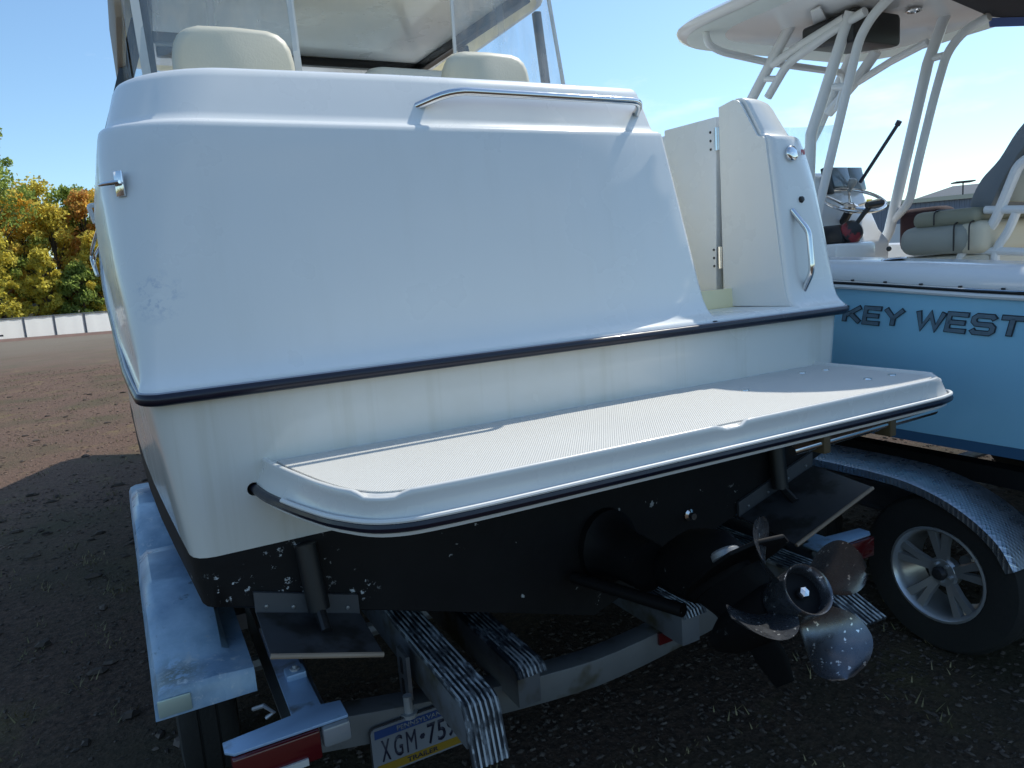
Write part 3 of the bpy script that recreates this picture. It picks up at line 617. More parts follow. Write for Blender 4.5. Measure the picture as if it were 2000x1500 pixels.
ro = [(-1.10, y, HT + z) for y, z in ((1.745, -.02), (1.745, -.22), (1.775, -.30), (1.84, -.34), (3.0, -.34), (3.0, -.02))]
B(MB().prism(ro, (-.045, 0, 0)), 'rolled_curtain', mat('rolled_canvas', (.42, .36, .30), .7, var=.1, bump=.2, bscale=60), bevel=.015)
B(MB().loft([[(-1.115, 1.74, HT - .06), (-1.115, 3.1, HT - .06)], [(-1.118, 1.74, 2.28), (-1.12, 3.1, 2.7)]], False), 'side_curtain', CLEARV)

# ---------------------------------------------------------------- trailer under the cruiser
TR = thing('boat_trailer', (0, 2.5, 0), 'worn aluminium trailer under the white cruiser, with white plastic fenders and a licence plate', 'trailer')
def T(mb, name, m, parent=None, **k): return mb.build(name, m, parent or TR, TR, **k)
def beam_y(x, y0, y1, z0, z1, w, t_=.008):
    # an I beam along Y
    return MB().box((x, (y0 + y1) / 2, z1 - t_ / 2), (w, y1 - y0, t_)).box((x, (y0 + y1) / 2, z0 + t_ / 2), (w, y1 - y0, t_)).box((x, (y0 + y1) / 2, (z0 + z1) / 2), (t_, y1 - y0, z1 - z0 - 2 * t_))
for s_ in (-1, 1):
    T(beam_y(s_ * .985, .02, 5.6, .40, .56, .075), 'frame_rail', ALU)
    lamp = T(MB().prism([(s_ * .90, -.16, .575), (s_ * 1.185, -.16, .575), (s_ * 1.205, -.14, .575), (s_ * 1.205, -.095, .575), (s_ * 1.03, -.075, .575), (s_ * 1.025, .50, .575), (s_ * .955, .50, .575), (s_ * .95, -.07, .575), (s_ * .90, -.08, .575)], (0, 0, .008)), 'lamp_bracket', BRK, bevel=.002)
    T(MB().box((s_ * .945, .2, .535), (.012, .6, .075)), 'bracket_web', ALU, lamp)
    T(MB().box((s_ * 1.085, -.148, .534), (.215, .05, .078)), 'tail_light', RED, lamp, bevel=.006)
    T(MB().box((s_ * .935, -.146, .545), (.075, .055, .056)), 'side_lens', CLEAR, lamp, bevel=.01)
    T(MB().box((s_ * .98, .12, .592), (.055, .055, .02)), 'bracket_pad', BRK, lamp, bevel=.003)
    T(MB().lathe([(.014, 0), (.014, .008), (.006, .008), (.006, .016), (.001, .016)], (s_ * .98, .12, .600), (0, 0, 1), 6), 'bolt', GALV, lamp, flat=True)
    T(MB().box((s_ * 1.06, -.176, .503), (.09, .006, .018)), 'reflector', mat('reflector_white', (.5, .5, .48), .3), lamp)
    # bunks, each a board with a ribbed plastic cover bent down over its end
    for xb, ye, zt, w, cover_slope in (((.585, -.30, .590, .105, 1) if s_ < 0 else (.80, -.205, .553, .13, 2)), (.325, -.10, .505, .10, 0)):
        bk = T(MB().box((s_ * xb, (ye + 4.6) / 2, zt - .075), (w - .02, 4.6 - ye - .02, .135)), 'bunk', mat('bunk_board', (.13, .14, .155), .6, metal=.3, var=.25, col2=(.07, .06, .035), c2lo=.5, c2hi=.64, c2scale=4), bevel=.004)
        prof = []
        nr = 7
        for q in range(nr * 4 + 1):
            u = q / (nr * 4); ridge = .0045 if (q % 4) in (1, 2) else 0
            prof.append((-w / 2 + w * u, ridge))
        for part_ in (0,):
            rings = []
            if cover_slope == 2: cover_slope = 3
            pth = [(4.6, zt - .004), (1.2, zt - .004), (.4, zt - .004), (ye + .03, zt - .004), (ye - .01, zt - .012), (ye - .10, zt - .048), (ye - .25, zt - .105)] if cover_slope == 3 else [(4.6, zt - .004), (1.2, zt - .004), (.4, zt - .004), (ye + .02, zt - .004), (ye - .004, zt - .012), (ye - .016, zt - .034), (ye - .05, zt - .16)] if cover_slope else [(4.6, zt - .004), (.6, zt - .004), (ye + .02, zt - .004), (ye - .004, zt - .012), (ye - .014, zt - .03)]
            for i, (yy, zz) in enumerate(pth):
                a_ = pth[max(i - 1, 0)]; b_2 = pth[min(i + 1, len(pth) - 1)]; d = Vector((0, b_2[0] - a_[0], b_2[1] - a_[1])).normalized(); nrm2 = Vector((0, -d.z, d.y)); nrm2 = nrm2 if nrm2.z > 0 or (abs(nrm2.z) < .3 and nrm2.y < 0) else -nrm2
                top = [Vector((s_ * xb + px, yy, zz)) + nrm2 * (.004 + pz) for px, pz in prof]; bot = [Vector((s_ * xb + px, yy, zz)) - nrm2 * .004 for px, pz in (prof[-1], prof[0])]
                rings.append(top + bot)
            cov = T(MB().loft(rings, True, True), 'bunk_cover', RUBB, bk, sharp=30)
            nv = len(prof)
            for q in range(nr):
                i0 = q * 4
                if xb < .4 and q in (0, nr - 1): continue
                rr_ = []
                for rg in rings[1:]:
                    a_, b_3 = rg[i0 + 1], rg[i0 + 2]; up_ = (rg[i0 + 1] - rg[i0]).normalized(); ex = (b_3 - a_) * .18; ud_ = (rg[0] - rg[-1]).normalized()
                    rr_.append([a_ - ex - ud_ * .003, b_3 + ex - ud_ * .003, b_3 + ex + ud_ * .0015, a_ - ex + ud_ * .0015])
                rr2 = []
                for k_ in range(len(rr_) - 1):
                    for t_ in range(4): rr2.append([p.lerp(p2, t_ / 4) for p, p2 in zip(rr_[k_], rr_[k_ + 1])])
                rr2.append(rr_[-1]); MB().loft(rr2, True, True).build('bunk_rib', RIBW, bk, TR)
        if xb > .4:
            br = T(MB().box((s_ * (xb + .075), .10, .43), (.012, .09, .27)), 'bunk_bracket', ALU, bk)
            for dz in (-.07, 0.0, .07): T(MB().box((s_ * (xb + .0825), .10, .45 + dz), (.004, .018, .05)), 'bracket_slot', BLACK, bk)
            T(MB().tube([(s_ * (xb + .095), .03, .46), (s_ * (xb + .095), .03, .28)], .014, 10).lathe([(.026, -.006), (.026, .006)], (s_ * (xb + .095), .03, .40), (0, 0, 1), 12), 'bracket_pin', GALV, bk)
g = MB(); rings = []
for k in range(21):
    x = -1.0 + 2.0 * k / 20; zc = .305 + .13 * abs(x - .02) ** 1.5; rings.append([(x, y, z) for y, z in ((.03, zc - .055), (.12, zc - .055), (.12, zc + .045), (.03, zc + .045))])
T(g.loft(rings, True, True), 'rear_crossmember', mat('weathered_aluminium', (.15, .155, .16), .55, metal=.3, var=.3, vscale=4, col2=(.07, .058, .03), c2lo=.52, c2hi=.60, c2scale=3.2), bevel=.004)
T(MB().box((.30, .025, .345), (.06, .012, .045)), 'marker_light', RED)
for y in (1.6, 3.4): T(MB().box((0, y, .33), (1.9, .08, .10)), 'crossmember', ALU)
T(MB().tube([(-.9, 5.6, .48), (0, 8.6, .48)], .06, 4).tube([(.9, 5.6, .48), (0, 8.6, .48)], .06, 4).box((0, 8.8, .48), (.12, .8, .12)), 'tongue', ALU)
T(MB().tube([(0, 8.3, .9), (0, 8.3, 0.0)], .04, 10), 'jack', GALV)
# fenders, tandem arches
def fender(s_):
    ys = [.165 + k * (2.75 - .165) / 66 for k in range(67)]; rings = []
    for y in ys:
        h1 = .15 * max(0, 1 - ((y - .80) / .48) ** 2) ** .6 if abs(y - .80) < .48 else 0
        h2 = .15 * max(0, 1 - ((y - 1.85) / .48) ** 2) ** .6 if abs(y - 1.85) < .48 else 0
        zt = .625 + max(h1, h2)
        xo, xi = 1.345 + .022 * y, 1.085
        hump = (zt - .625)
        sec = [(xi, .625), (xi + .05, .628 + hump * .0), (xi + .07, .630 + hump * .9), (xi + .10, .632 + hump), (xo - .04, .632 + hump), (xo - .012, .622 + hump * .9), (xo, .60 + hump * .6), (xo + .004, .545)]
        rings.append([(s_ * x, y, z) for x, z in sec])
    g = MB().loft(rings, False)
    # rounded aft end skirt
    e = rings[0]; dn = [(x, .155, min(z, .615)) for x, y, z in e]; dn2 = [(x, .153, .556) for x, y, z in e]
    g.loft([e, dn, dn2], False); return g
for s_ in (-1, 1):
    fd = T(fender(s_), 'fender', FEND, sharp=40)
    T(MB().box((s_ * 1.30, .149, .590), (.085, .006, .05)), 'corner_reflector', mat('foil_patch', (.45, .55, .50), .35, metal=.4, var=.3), fd, bevel=.004)
    T(MB().box((s_ * 1.06, .9, .50), (.05, .25, .06)).box((s_ * 1.06, 1.9, .50), (.05, .25, .06)), 'fender_bracket', ALU, fd)
    T(MB().tube([(-1.107,0.100,0.534), (-1.082,0.060,0.557), (-1.059,0.050,0.533), (-1.080,0.060,0.519)], .006, 6) if s_ < 0 else MB().tube([(1.05, .1, .5), (1.06, .05, .48), (1.08, .05, .47)], .006, 6), 'safety_clip', GALV, fd)
def wheel(par, root, c, s_, R=.335, w=.20, rr=.19, alloy=False):
    """a tyre with a rim; s_ = side its face looks to"""
    ax = Vector((s_, 0, 0)); c = Vector(c); hw = w / 2
    tp = [(rr, -hw * .8), (rr + .01, -hw * .95), (R * .78, -hw), (R * .95, -hw * .92), (R, -hw * .7), (R, -hw * .35), (R - .008, -hw * .33), (R - .008, -hw * .27), (R, -hw * .25), (R, hw * .25), (R - .008, hw * .27), (R - .008, hw * .33), (R, hw * .35), (R, hw * .7), (R * .95, hw * .92), (R * .78, hw), (rr + .01, hw * .95), (rr, hw * .8)]
    wh = MB().lathe(tp, c, ax, 40, closed=True).build('wheel', TYRE, par, root, sharp=40)
    g = MB().lathe([(rr + .004, hw * .93), (rr + .008, hw * .98), (rr - .002, hw * 1.0), (rr - .012, hw * .88), (rr - .02, hw * .5), (rr - .03, -hw * .6), (rr + .004, -hw * .8)], c, ax, 40, closed=True)
    if alloy:
        u = Vector((0, 1, 0)); v = Vector((0, 0, 1))
        g.lathe([(.001, hw * .55), (.055, hw * .60), (.064, hw * .50), (.064, hw * .2)], c, ax, 24)
        for k in range(5):
            for dd in (-.17, .17):
                a0 = k * 2 * math.pi / 5 + .3; a1 = a0 + dd
                d0 = u * math.cos(a0 + dd * .5) + v * math.sin(a0 + dd * .5); d1 = u * math.cos(a1) + v * math.sin(a1); tn = d1.cross(ax).normalized()
                p0 = c + d0 * .045; p1 = c + d1 * (rr - .006)
                rg = []
                for p_, hh, ww in ((p0, hw * .56, .018), (p0.lerp(p1, .5), hw * .74, .016), (p1, hw * .84, .021)):
                    rg.append([p_ + ax * (hh - .02) - tn * ww, p_ + ax * (hh - .02) + tn * ww, p_ + ax * hh + tn * ww * .8, p_ + ax * hh - tn * ww * .8])
                g.loft(rg, True, True)
        for k in range(5):
            a = k * 2 * math.pi / 5 + .9; g.lathe([(.009, hw * .58), (.009, hw * .70), (.001, hw * .72)], c + (u * math.cos(a) + v * math.sin(a)) * .038, ax, 6)
    else:
        g.lathe([(.001, hw * .5), (.06, hw * .55), (.10, hw * .35), (rr - .02, hw * .3)], c, ax, 24)
    g.build('rim', RIM, wh, root, sharp=35)
    MB().lathe([(.02, hw * .4), (.03, hw * .78), (.022, hw * .92), (.001, hw * .95)], c, ax, 16).build('hub_cap', mat('dark_hub', (.05, .05, .055), .4, metal=.5), wh, root)
    return wh
for s_ in (-1, 1):
    for y in (.80, 1.85): wheel(TR, TR, (s_ * 1.215, y, .315), s_, R=.315, w=.19, rr=.165)
for y in (.80, 1.85): T(MB().tube([(-1.1, y, .315), (1.1, y, .315)], .03, 8), 'axle', GALV)
# licence plate
pc = Vector((-.655, .012, .325)); 
plate = T(MB().prism([pc + Vector((x, 0, z)) for x, z in [(a, b) for a, b in rrect(-.1525, .1525, -.076, .076, .016, 4)]], (0, .003, 0)), 'licence_plate', PLATEW)
def strip(name, x0, x1, z0, z1, m_, dy): return T(MB().box(pc + Vector(((x0 + x1) / 2, -dy, (z0 + z1) / 2)), (x1 - x0, .0008, z1 - z0)), name, m_, plate)
strip('plate_top_band', -.142, .142, .042, .068, PLATEB, .0006); strip('plate_bottom_band', -.142, .142, -.070, -.044, PLATEY, .0006)
T(MB().prism([pc + Vector((x, -.004, z)) for x, z in rrect(-.156, .156, -.079, .079, .018, 4)] , (0, .003, 0)), 'plate_frame_back', STEEL, plate).location.y += .008
def text(body, h, m_, name, parent, root, origin, xdir, updir, wscale=1.0, shear=0.0, bold=0.0, depth=.0006, width=None, extrude=.0004):
    cu = bpy.data.curves.new(name, 'FONT'); cu.body = body; cu.size = 1.0; cu.shear = shear; cu.offset = bold; cu.resolution_u = 3
    ob = bpy.data.objects.new(name, cu); COL.objects.link(ob); dg = bpy.context.evaluated_depsgraph_get(); dg.update()
    me = bpy.data.meshes.new_from_object(ob.evaluated_get(dg)); bpy.data.objects.remove(ob)
    xs = [v.co.x for v in me.vertices]; ys = [v.co.y for v in me.vertices]; x0, x1, y0, y1 = min(xs), max(xs), min(ys), max(ys)
    sy = h / (y1 - y0); sx = (width / (x1 - x0)) if width else sy * wscale
    xd, ud = Vector(xdir).normalized(), Vector(updir).normalized(); nd = xd.cross(ud)
    org = Vector(origin) - (Vector(root.location) if root else Vector((0, 0, 0)))
    bm = bmesh.new(); bm.from_mesh(me)
    for v in bm.verts: v.co = org + xd * ((v.co.x - (x0 + x1) / 2) * sx) + ud * ((v.co.y - (y0 + y1) / 2) * sy)
    r = bmesh.ops.extrude_face_region(bm, geom=bm.faces[:]); bmesh.ops.translate(bm, verts=[e for e in r['geom'] if isinstance(e, bmesh.types.BMVert)], vec=nd * extrude); bmesh.ops.recalc_face_normals(bm, faces=bm.faces)
    bm.to_mesh(me); bm.free(); me.materials.clear(); me.materials.append(m_)
    o_ = bpy.data.objects.new(name, me); COL.objects.link(o_); o_.parent = parent; return o_
XD, ZD = (1, 0, 0), (0, 0, 1)
for ch, x in (('X', -.112), ('G', -.073), ('M', -.032), ('7', .034), ('5', .066), ('9', .098), ('2', .128)):
    text(ch, .068, PLATEK, 'plate_digit', plate, TR, pc + Vector((x, -.0012, -.001)), XD, ZD, width=.027 if ch != 'M' else .031, bold=.012 if ch != 'M' else .0)
T(MB().prism([pc + Vector((.003 + x, -.0014, z)) for x, z in ((-.008, 0), (-.003, .008), (.006, .009), (.009, .002), (.005, -.008), (-.004, -.008))], (0, .001, 0)), 'plate_keystone', PLATEK, plate)
text('PENNSYLVANIA', .016, PLATEW, 'plate_state', plate, TR, pc + Vector((.01, -.0014, .055)), XD, ZD, width=.165, bold=.02)
text('TRAILER', .015, PLATEK, 'plate_type', plate, TR, pc + Vector((0, -.0014, -.057)), XD, ZD, width=.10, bold=.02)

# ---------------------------------------------------------------- the blue centre console boat
CC = thing('centre_console_boat', (2.9, 1.5, .6), 'light blue centre console boat with white pipe T-top, beside the cruiser', 'boat')
def K(mb, name, m, parent=None, **k): return mb.build(name, m, parent or CC, CC, **k)
X0 = 2.9
SH2 = [(-1.7, 1.42), (-.45, 1.476), (.34, 1.533), (1.2, 1.575), (2.5, 1.63), (4.2, 1.72), (5.4, 1.80)]
HB2 = [(-1.7, 1.22), (-.5, 1.25), (1.0, 1.25), (2.2, 1.18), (3.4, .95), (4.4, .58), (5.1, .22), (5.4, .02)]
HC2 = [(-1.7, 1.10), (-.5, 1.15), (1.0, 1.13), (2.2, .98), (3.4, .66), (4.4, .30), (5.1, .07), (5.4, .01)]
ZC2 = [(-1.7, .87), (1, .875), (2.2, .93), (3.4, 1.08), (4.4, 1.30), (5.4, 1.62)]
ZK2 = [(-1.7, .52), (2, .52), (3.4, .68), (4.4, .98), (5.4, 1.6)]
YS2 = [-1.7, -1.2, -.8, -.4, 0, .4, .8, 1.2, 1.7, 2.2, 2.8, 3.4, 3.9, 4.4, 4.8, 5.1, 5.3, 5.4]
def sec2(y):
    zr = smooth_tab(SH2, y); b = smooth_tab(HB2, y); c_ = smooth_tab(HC2, y); zc = smooth_tab(ZC2, y); zk = smooth_tab(ZK2, y); return zr, b, c_, zc, zk
gb, gn, gu = MB(), MB(), MB()
ru, rn, rg_ = [], [], []
for y in YS2:
    zr, b, c_, zc, zk = sec2(y)
    ru.append([(c_ + (b - c_) * t_ ** 1.0, y, zc + (zr - zc) * t_) for t_ in (0, .2, .4, .6, .8, 1)])
    rn.append([(0, y, zk), (c_ * .5, y, (zk + zc) / 2 + .01), (c_ * .96, y, zc - .05), (c_, y, zc - .045), (c_ + .002, y, zc)])
    gz = zr + .105
    rg_.append([(b + .004, y, zr + .004), (b + .008, y, zr + .03), (b - .004, y, zr + .06), (b - .03, y, gz - .012), (b - .06, y, gz), (max(b - .24, 0), y, gz + .004), (max(b - .26, 0), y, gz - .01), (max(b - .27, 0), y, gz - .30), (max(b - .30, 0), y, 1.0)])
def both(rings, nm, mt, cap=None, **k):
    g = MB()
    for s_ in (-1, 1): g.loft([[(X0 + s_ * x, y, z) for x, y, z in r] for r in rings], False)
    r = rings[0]; g.add([(X0 - x, y, z) for x, y, z in r] + [(X0 + x, y, z) for x, y, z in r[::-1]], [tuple(range(2 * len(r)))]); return K(g, nm, mt, **k)
hull2 = both(ru, 'hull', BLUEH, sharp=50); both(rn, 'hull_bottom', NAVY, sharp=50); 
g = MB()
for s_ in (-1, 1): g.loft([[(X0 + s_ * x, y, z) for x, y, z in r] for r in rg_], False)
gunw = K(g, 'gunwale', WHITE2, sharp=45)
for s_ in (-1, 1):
    pth = [(X0 + s_ * (smooth_tab(HB2, y) + .008), y, smooth_tab(SH2, y) + .008) for y in [-1.7 + .2 * k for k in range(36)]]
    rub2 = K(MB().tube(pth, .009, 8), 'rub_rail', mat('black_rubber', (.01, .01, .01), .5))
    K(MB().tube([(x + s_ * .003, y, z - .018) for x, y, z in pth], .011, 8), 'rail_base', WHITE2, rub2)
    K(MB().tube([(x + s_ * .006, y, z + .006) for x, y, z in pth], .0035, 6), 'rail_insert', CHROME, rub2)
    for y in [-1.5 + .16 * k for k in range(26)]:
        K(MB().box((X0 + s_ * (smooth_tab(HB2, y) + .012), y, smooth_tab(SH2, y) + .018), (.008, .012, .014)), 'rail_clip', STEEL, rub2)
K(MB().box((X0, .5, 1.22), (1.95, 4.2, .03)), 'cockpit_sole', mat('cockpit_tan', (.60, .55, .46), .6, var=.04))
K(MB().box((X0, -1.5, 1.32), (1.9, .25, .5)), 'transom_well', WHITE2, bevel=.04)
fit = K(MB().lathe([(.055, 0), (.052, .006), (.03, .009), (.001, .01)], (1.78, .16, 1.628), (.02, .07, 1), 20), 'rod_holder', CHROME, sharp=60)
# raised letters on the port side
LET = {'K': (1.0, [[(0, 0), (0, 1)], [(.95, 1), (.12, .42)], [(.32, .56), (1.0, 0)]]), 'E': (.95, [[(.95, 0), (0, 0), (0, 1), (.95, 1)], [(0, .5), (.85, .5)]]),
       'Y': (1.0, [[(0, 1), (.5, .45), (1.0, 1)], [(.5, .45), (.5, 0)]]), 'W': (1.35, [[(0, 1), (.28, 0), (.68, .9), (1.05, 0), (1.38, 1)]]),
       'S': (.98, [[(.98, .86), (.86, 1), (.14, 1), (0, .86), (0, .64), (.14, .5), (.84, .5), (.98, .36), (.98, .14), (.84, 0), (.12, 0), (0, .14)]]), 'T': (.98, [[(0, 1), (.98, 1)], [(.49, 1), (.49, 0)]])}
def letter_mesh(ch, hh, sw, org, xd, ud, nd, th, grow=0.0):
    g = MB(); wd, strokes = LET[ch]
    def P3(px, py, dz): return org + xd * ((px + .28 * py) * hh * 1.12) + ud * (py * hh) + nd * dz
    for st in strokes:
        pts = [Vector((a * 1.0, b, 0)) for a, b in st]; lft, rgt = [], []
        for i, p_ in enumerate(pts):
            d1 = (p_ - pts[i - 1]).normalized() if i else None; d2 = (pts[i + 1] - p_).normalized() if i < len(pts) - 1 else None
            d = ((d1 or d2) + (d2 or d1)).normalized(); nn_ = Vector((-d.y, d.x, 0)); cs = max(.5, nn_.dot(Vector((-(d1 or d2).y, (d1 or d2).x, 0)))); w = sw / 2 / cs + grow
            e = Vector((0, 0, 0))
            if i == 0: e = -(d2) * (grow + (sw / 2 if len(st) > 2 else 0) * 0)
            if i == len(pts) - 1: e = d1 * (grow)
            lft.append(p_ + nn_ * w + e); rgt.append(p_ - nn_ * w + e)
        rings = [[P3(l.x, l.y, 0), P3(r.x, r.y, 0), P3(r.x, r.y, th), P3(l.x, l.y, th)] for l, r in zip(lft, rgt)]
        g.loft(rings, True, True)
    return g
yc = .33
cur = Vector((0, 0, 0)); adv = 0
for ch in 'KEY WEST':
    if ch == ' ': adv += .045; continue
    y = yc - adv; zr, b, c_, zc, zk = sec2(y); zb = 1.357 + (y - .209) * .055; tb = (zb + .035 - zc) / (zr - zc); x = X0 - (c_ + (b - c_) * ((zb - zc) / (zr - zc)))
    ud = Vector((-(b - c_), 0, zr - zc)).normalized(); xd = Vector((0, -1, -.06)).normalized(); nd = xd.cross(ud).normalized(); nd = nd if nd.x < 0 else -nd
    lo = K(letter_mesh(ch, .069, .21, Vector((x, y, zb)) + nd * .002, xd, ud, nd, .004, .055), 'letter', LETTEDGE)
    K(letter_mesh(ch, .069, .21, Vector((x, y, zb)) + nd * .006, xd, ud, nd, .0015), 'letter_face', LETTER, lo)
    adv += (LET[ch][0] + .35) * .068 * 1.12
# console
con = K(MB().loft([[(2.74 + sx * w, y, z) for sx, y in ((-1, y0), (1, y0), (1, y1), (-1, y1))] for w, y0, y1, z in ((.36, 1.12, 1.95, 1.2), (.35, 1.10, 1.95, 1.72), (.33, 1.16, 1.95, 1.80), (.30, 1.30, 1.95, 2.14), (.29, 1.36, 1.92, 2.18))], True, True), 'console', WHITE2, bevel=.02)
K(MB().box((2.36, 1.10, 1.66), (.34, .62, .12)), 'console_step', WHITE2, con, bevel=.02)
rows = []
for k in range(13):
    a = math.radians(-78 + 156 * k / 12); rows.append((2.82 + .43 * math.sin(a) / math.sin(math.radians(78)), 1.62 + .30 * math.cos(a)))
K(MB().loft([[(x, y, 2.15) for x, y in rows], [(2.82 + (x - 2.82) * .97, y - .10, 2.45) for x, y in rows], [(2.82 + (x - 2.82) * .86, y - .135, 2.55 - .02 * abs(k - 6) / 6) for k, (x, y) in enumerate(rows)]], False), 'windshield', ACRYL)
for x, w, z0, z1 in ((2.72, .05, 2.03, 2.20), (2.83, .16, 2.07, 2.20), (2.98, .14, 2.05, 2.20)):
    K(MB().box((x, 1.27, (z0 + z1) / 2), (w, .03, z1 - z0), Matrix.Rotation(-.25, 3, 'X')), 'display', DISP if w > .1 else BLACK, con, bevel=.005)
wc = Vector((2.720,1.091,1.977)); wn = Vector((-.16, -.42, .90)).normalized()
stw = K(MB().lathe([(.185 + .011 * math.cos(a), .011 * math.sin(a)) for a in [k * math.pi / 4 for k in range(8)]], wc, wn, 40, closed=True), 'steering_wheel', CHROME, sharp=80)
g = MB(); u = wn.orthogonal().normalized(); v = wn.cross(u)
for k in range(5): a = k * 2 * math.pi / 5; d = u * math.cos(a) + v * math.sin(a); g.tube([wc - wn * .04 + d * .03, wc - wn * .02 + d * .1, wc + d * .18], .008, 8)
K(g, 'wheel_spokes', CHROME, stw); K(MB().lathe([(.04, -.07), (.045, -.03), (.02, -.02), (.001, -.02)], wc, wn, 18), 'wheel_hub', CHROME, stw)
K(MB().tube([wc - wn * .06, wc - wn * .22 + Vector((0, .05, 0))], .025, 10), 'steering_column', BLACK, stw)
K(MB().lathe([(.001, .085), (.020, .08), (.027, .06), (.02, .035), (.010, .02), (.01, 0)], wc + (u * 0) + Vector((.08, .08, .06)), wn, 16), 'steering_knob', mat('grey_knob', (.35, .36, .36), .3), stw)
# throttle and compass on the step
tb = Vector((2.50, 1.03, 1.72))
thr = K(MB().loft([[tb + Vector((sx * w, sy * w * 1.2, z)) for sx, sy in ((-1, -1), (1, -1), (1, 1), (-1, 1))] for w, z in ((.085, 0), (.08, .06), (.055, .11))], True, True), 'throttle', BLACK, bevel=.015)
K(MB().lathe([(.065, 0), (.065, .03), (.05, .045), (.001, .05)], tb + Vector((.0, -.09, .06)), (-.35, -.9, .2), 24), 'throttle_face', mat('throttle_red', (.22, .02, .025), .35, col2=(.02, .02, .02), c2lo=.48, c2hi=.52, c2scale=14), thr)
K(MB().tube([tb + Vector((0, -.10, .07)), tb + Vector((.04, -.15, .16)), tb + Vector((.07, -.17, .20))], [.012, .014, .016], 10).tube([tb + Vector((.04, -.17, .205)), tb + Vector((.15, -.19, .215))], .017, 10), 'throttle_lever', BLACK, thr)
K(MB().lathe([(.001, .19), (.05, .18), (.078, .13), (.08, .08), (.07, .03), (.06, 0)], (2.47, 1.28, 1.74), (0, 0, 1), 20), 'winch_cover', BLACK, sharp=60)
K(MB().lathe([(.014, 0), (.012, .006), (.001, .007)], (2.340,0.581,1.673), (-.5, -.85, 0), 12), 'socket_cap', BLACK)
K(MB().tube([(2.950,1.211,2.098), (2.950,0.961,2.395)], .011, 8).tube([(2.950,0.961,2.395), (2.950,0.945,2.418)], .016, 8), 'antenna_mast', mat('dark_mast', (.03, .035, .06), .4))
# T-top on white pipes
g = MB(); TT = [(0, 3.055, .12), (0, 3.045, .03), (0, 3.022, .0), (0, 3.0, .01), (0, 2.985, .04)]
def tout(d): return [(x, y) for x, y in rrect(1.77 + d, 3.80 - d, -.13 + d, 1.80 - d, .42 - d * .5, 7)]
g.loft([[(x, y, z + .05 * (y - .5) * .2) for x, y in tout(d)] for _, z, d in TT], True, True)
ttop = K(g, 't_top', WHITE2, sharp=40)
g = MB(); g.loft([[(x, y, 2.9825 + .01 * (y - .5)) for x, y in tout(.05)], [(x, y, 2.981 + .01 * (y - .5)) for x, y in tout(.22)], [(x, y, 2.992 + .01 * (y - .5)) for x, y in tout(.26)]], True, False)
g.add([(x, y, 2.992 + .01 * (y - .5)) for x, y in tout(.26)], [tuple(range(32))]); K(g, 't_top_underside', TTOP, ttop, sharp=30)
MR, SR = .032, .025
tower = K(MB().tube([(2.40, 2.42, 1.70), (2.400,1.565,2.676), (2.400,1.156,3.125)], MR, 12), 'front_leg', WTUBE)
K(MB().tube([(2.36, 1.13, 1.70), (2.400,1.123,2.365), (2.400,0.854,2.954)], MR, 12).tube(fillet([(2.36, 1.10, 1.72), (2.400,1.033,2.067), (2.400,0.804,2.800), (2.400,0.722,2.895), (2.400,0.606,2.956)], .10), SR, 12).tube([(2.400,1.063,2.628), (2.400,1.207,2.655)][:0] or [(2.400,0.878,2.569), (2.400,0.967,2.590)], .02, 10), 'aft_leg', WTUBE)
K(MB().tube([(3.2, 1.23, 1.70), (3.200,1.183,1.785), (3.200,0.937,2.757), (3.200,0.818,3.043)], MR, 12).tube(fillet([(3.200,1.165,1.843), (3.200,1.046,1.940), (3.200,1.001,2.148), (3.200,0.887,2.579), (3.200,0.819,2.791), (3.200,0.717,2.882), (3.200,0.585,2.911)], .12), SR, 12).tube([(3.200,0.919,2.778), (3.200,0.831,2.777)], .02, 10), 'aft_leg', WTUBE)
K(MB().tube([(3.2, 2.35, 1.70), (3.200,1.724,2.539), (3.200,1.527,2.865), (3.200,1.306,3.181)], .028, 12), 'front_leg', WTUBE)
K(MB().tube([(3.200,1.647,2.622), (3.200,1.421,2.788), (3.200,1.280,2.925)], .034, 12), 'leg_gusset', WTUBE)
K(MB().tube([(3.200,1.414,2.770), (3.200,1.179,2.835), (3.200,0.939,2.880)], .023, 10), 'side_brace', WTUBE)
K(MB().tube(fillet([(2.400,1.441,2.647), (2.400,1.291,2.799), (2.400,1.174,2.835), (2.400,0.925,2.898), (2.400,0.767,2.925)], .1), SR, 12).tube([(2.400,1.404,2.829), (2.400,1.166,2.881), (2.400,0.892,2.932)], SR, 12).tube([(2.400,1.487,2.767), (2.400,1.362,2.735)], .019, 10), 'side_brace', WTUBE)
K(MB().tube(fillet([(1.918,1.450,3.042), (1.921,1.450,2.929), (2.031,1.450,2.891), (2.416,1.450,2.855), (3.091,1.450,2.832), (3.116,1.450,2.775), (3.108,1.500,2.607)], .07), .021, 10), 'front_spreader', WTUBE)
K(MB().loft([[(x, y, z) for x, z in rrect(2.40, 2.80, 2.80 + dz, 2.97, .03)] for y, dz in ((.84, .0), (.88, 0), (1.18, .05))], True, True), 'electronics_box', BLACK, bevel=.008)
K(MB().prism([(2.220,0.967,2.980), (2.207,0.893,2.980), (2.496,1.075,2.980), (2.487,1.166,2.980)], (0, 0, -.012)), 'mount_plate', WTUBE, bevel=.003)
K(MB().lathe([(.045, 0), (.045, -.008), (.032, -.012), (.03, -.006), (.001, -.006)], (2.832,0.783,2.978), (0, 0, 1), 20), 'dome_light', CHROME)
K(MB().prism([(2.565,0.483,2.930), (3.269,0.624,2.930), (3.971,0.578,2.930), (3.010,0.035,2.930)], (0, 0, .02)), 'canvas_shade', CANV, ttop)
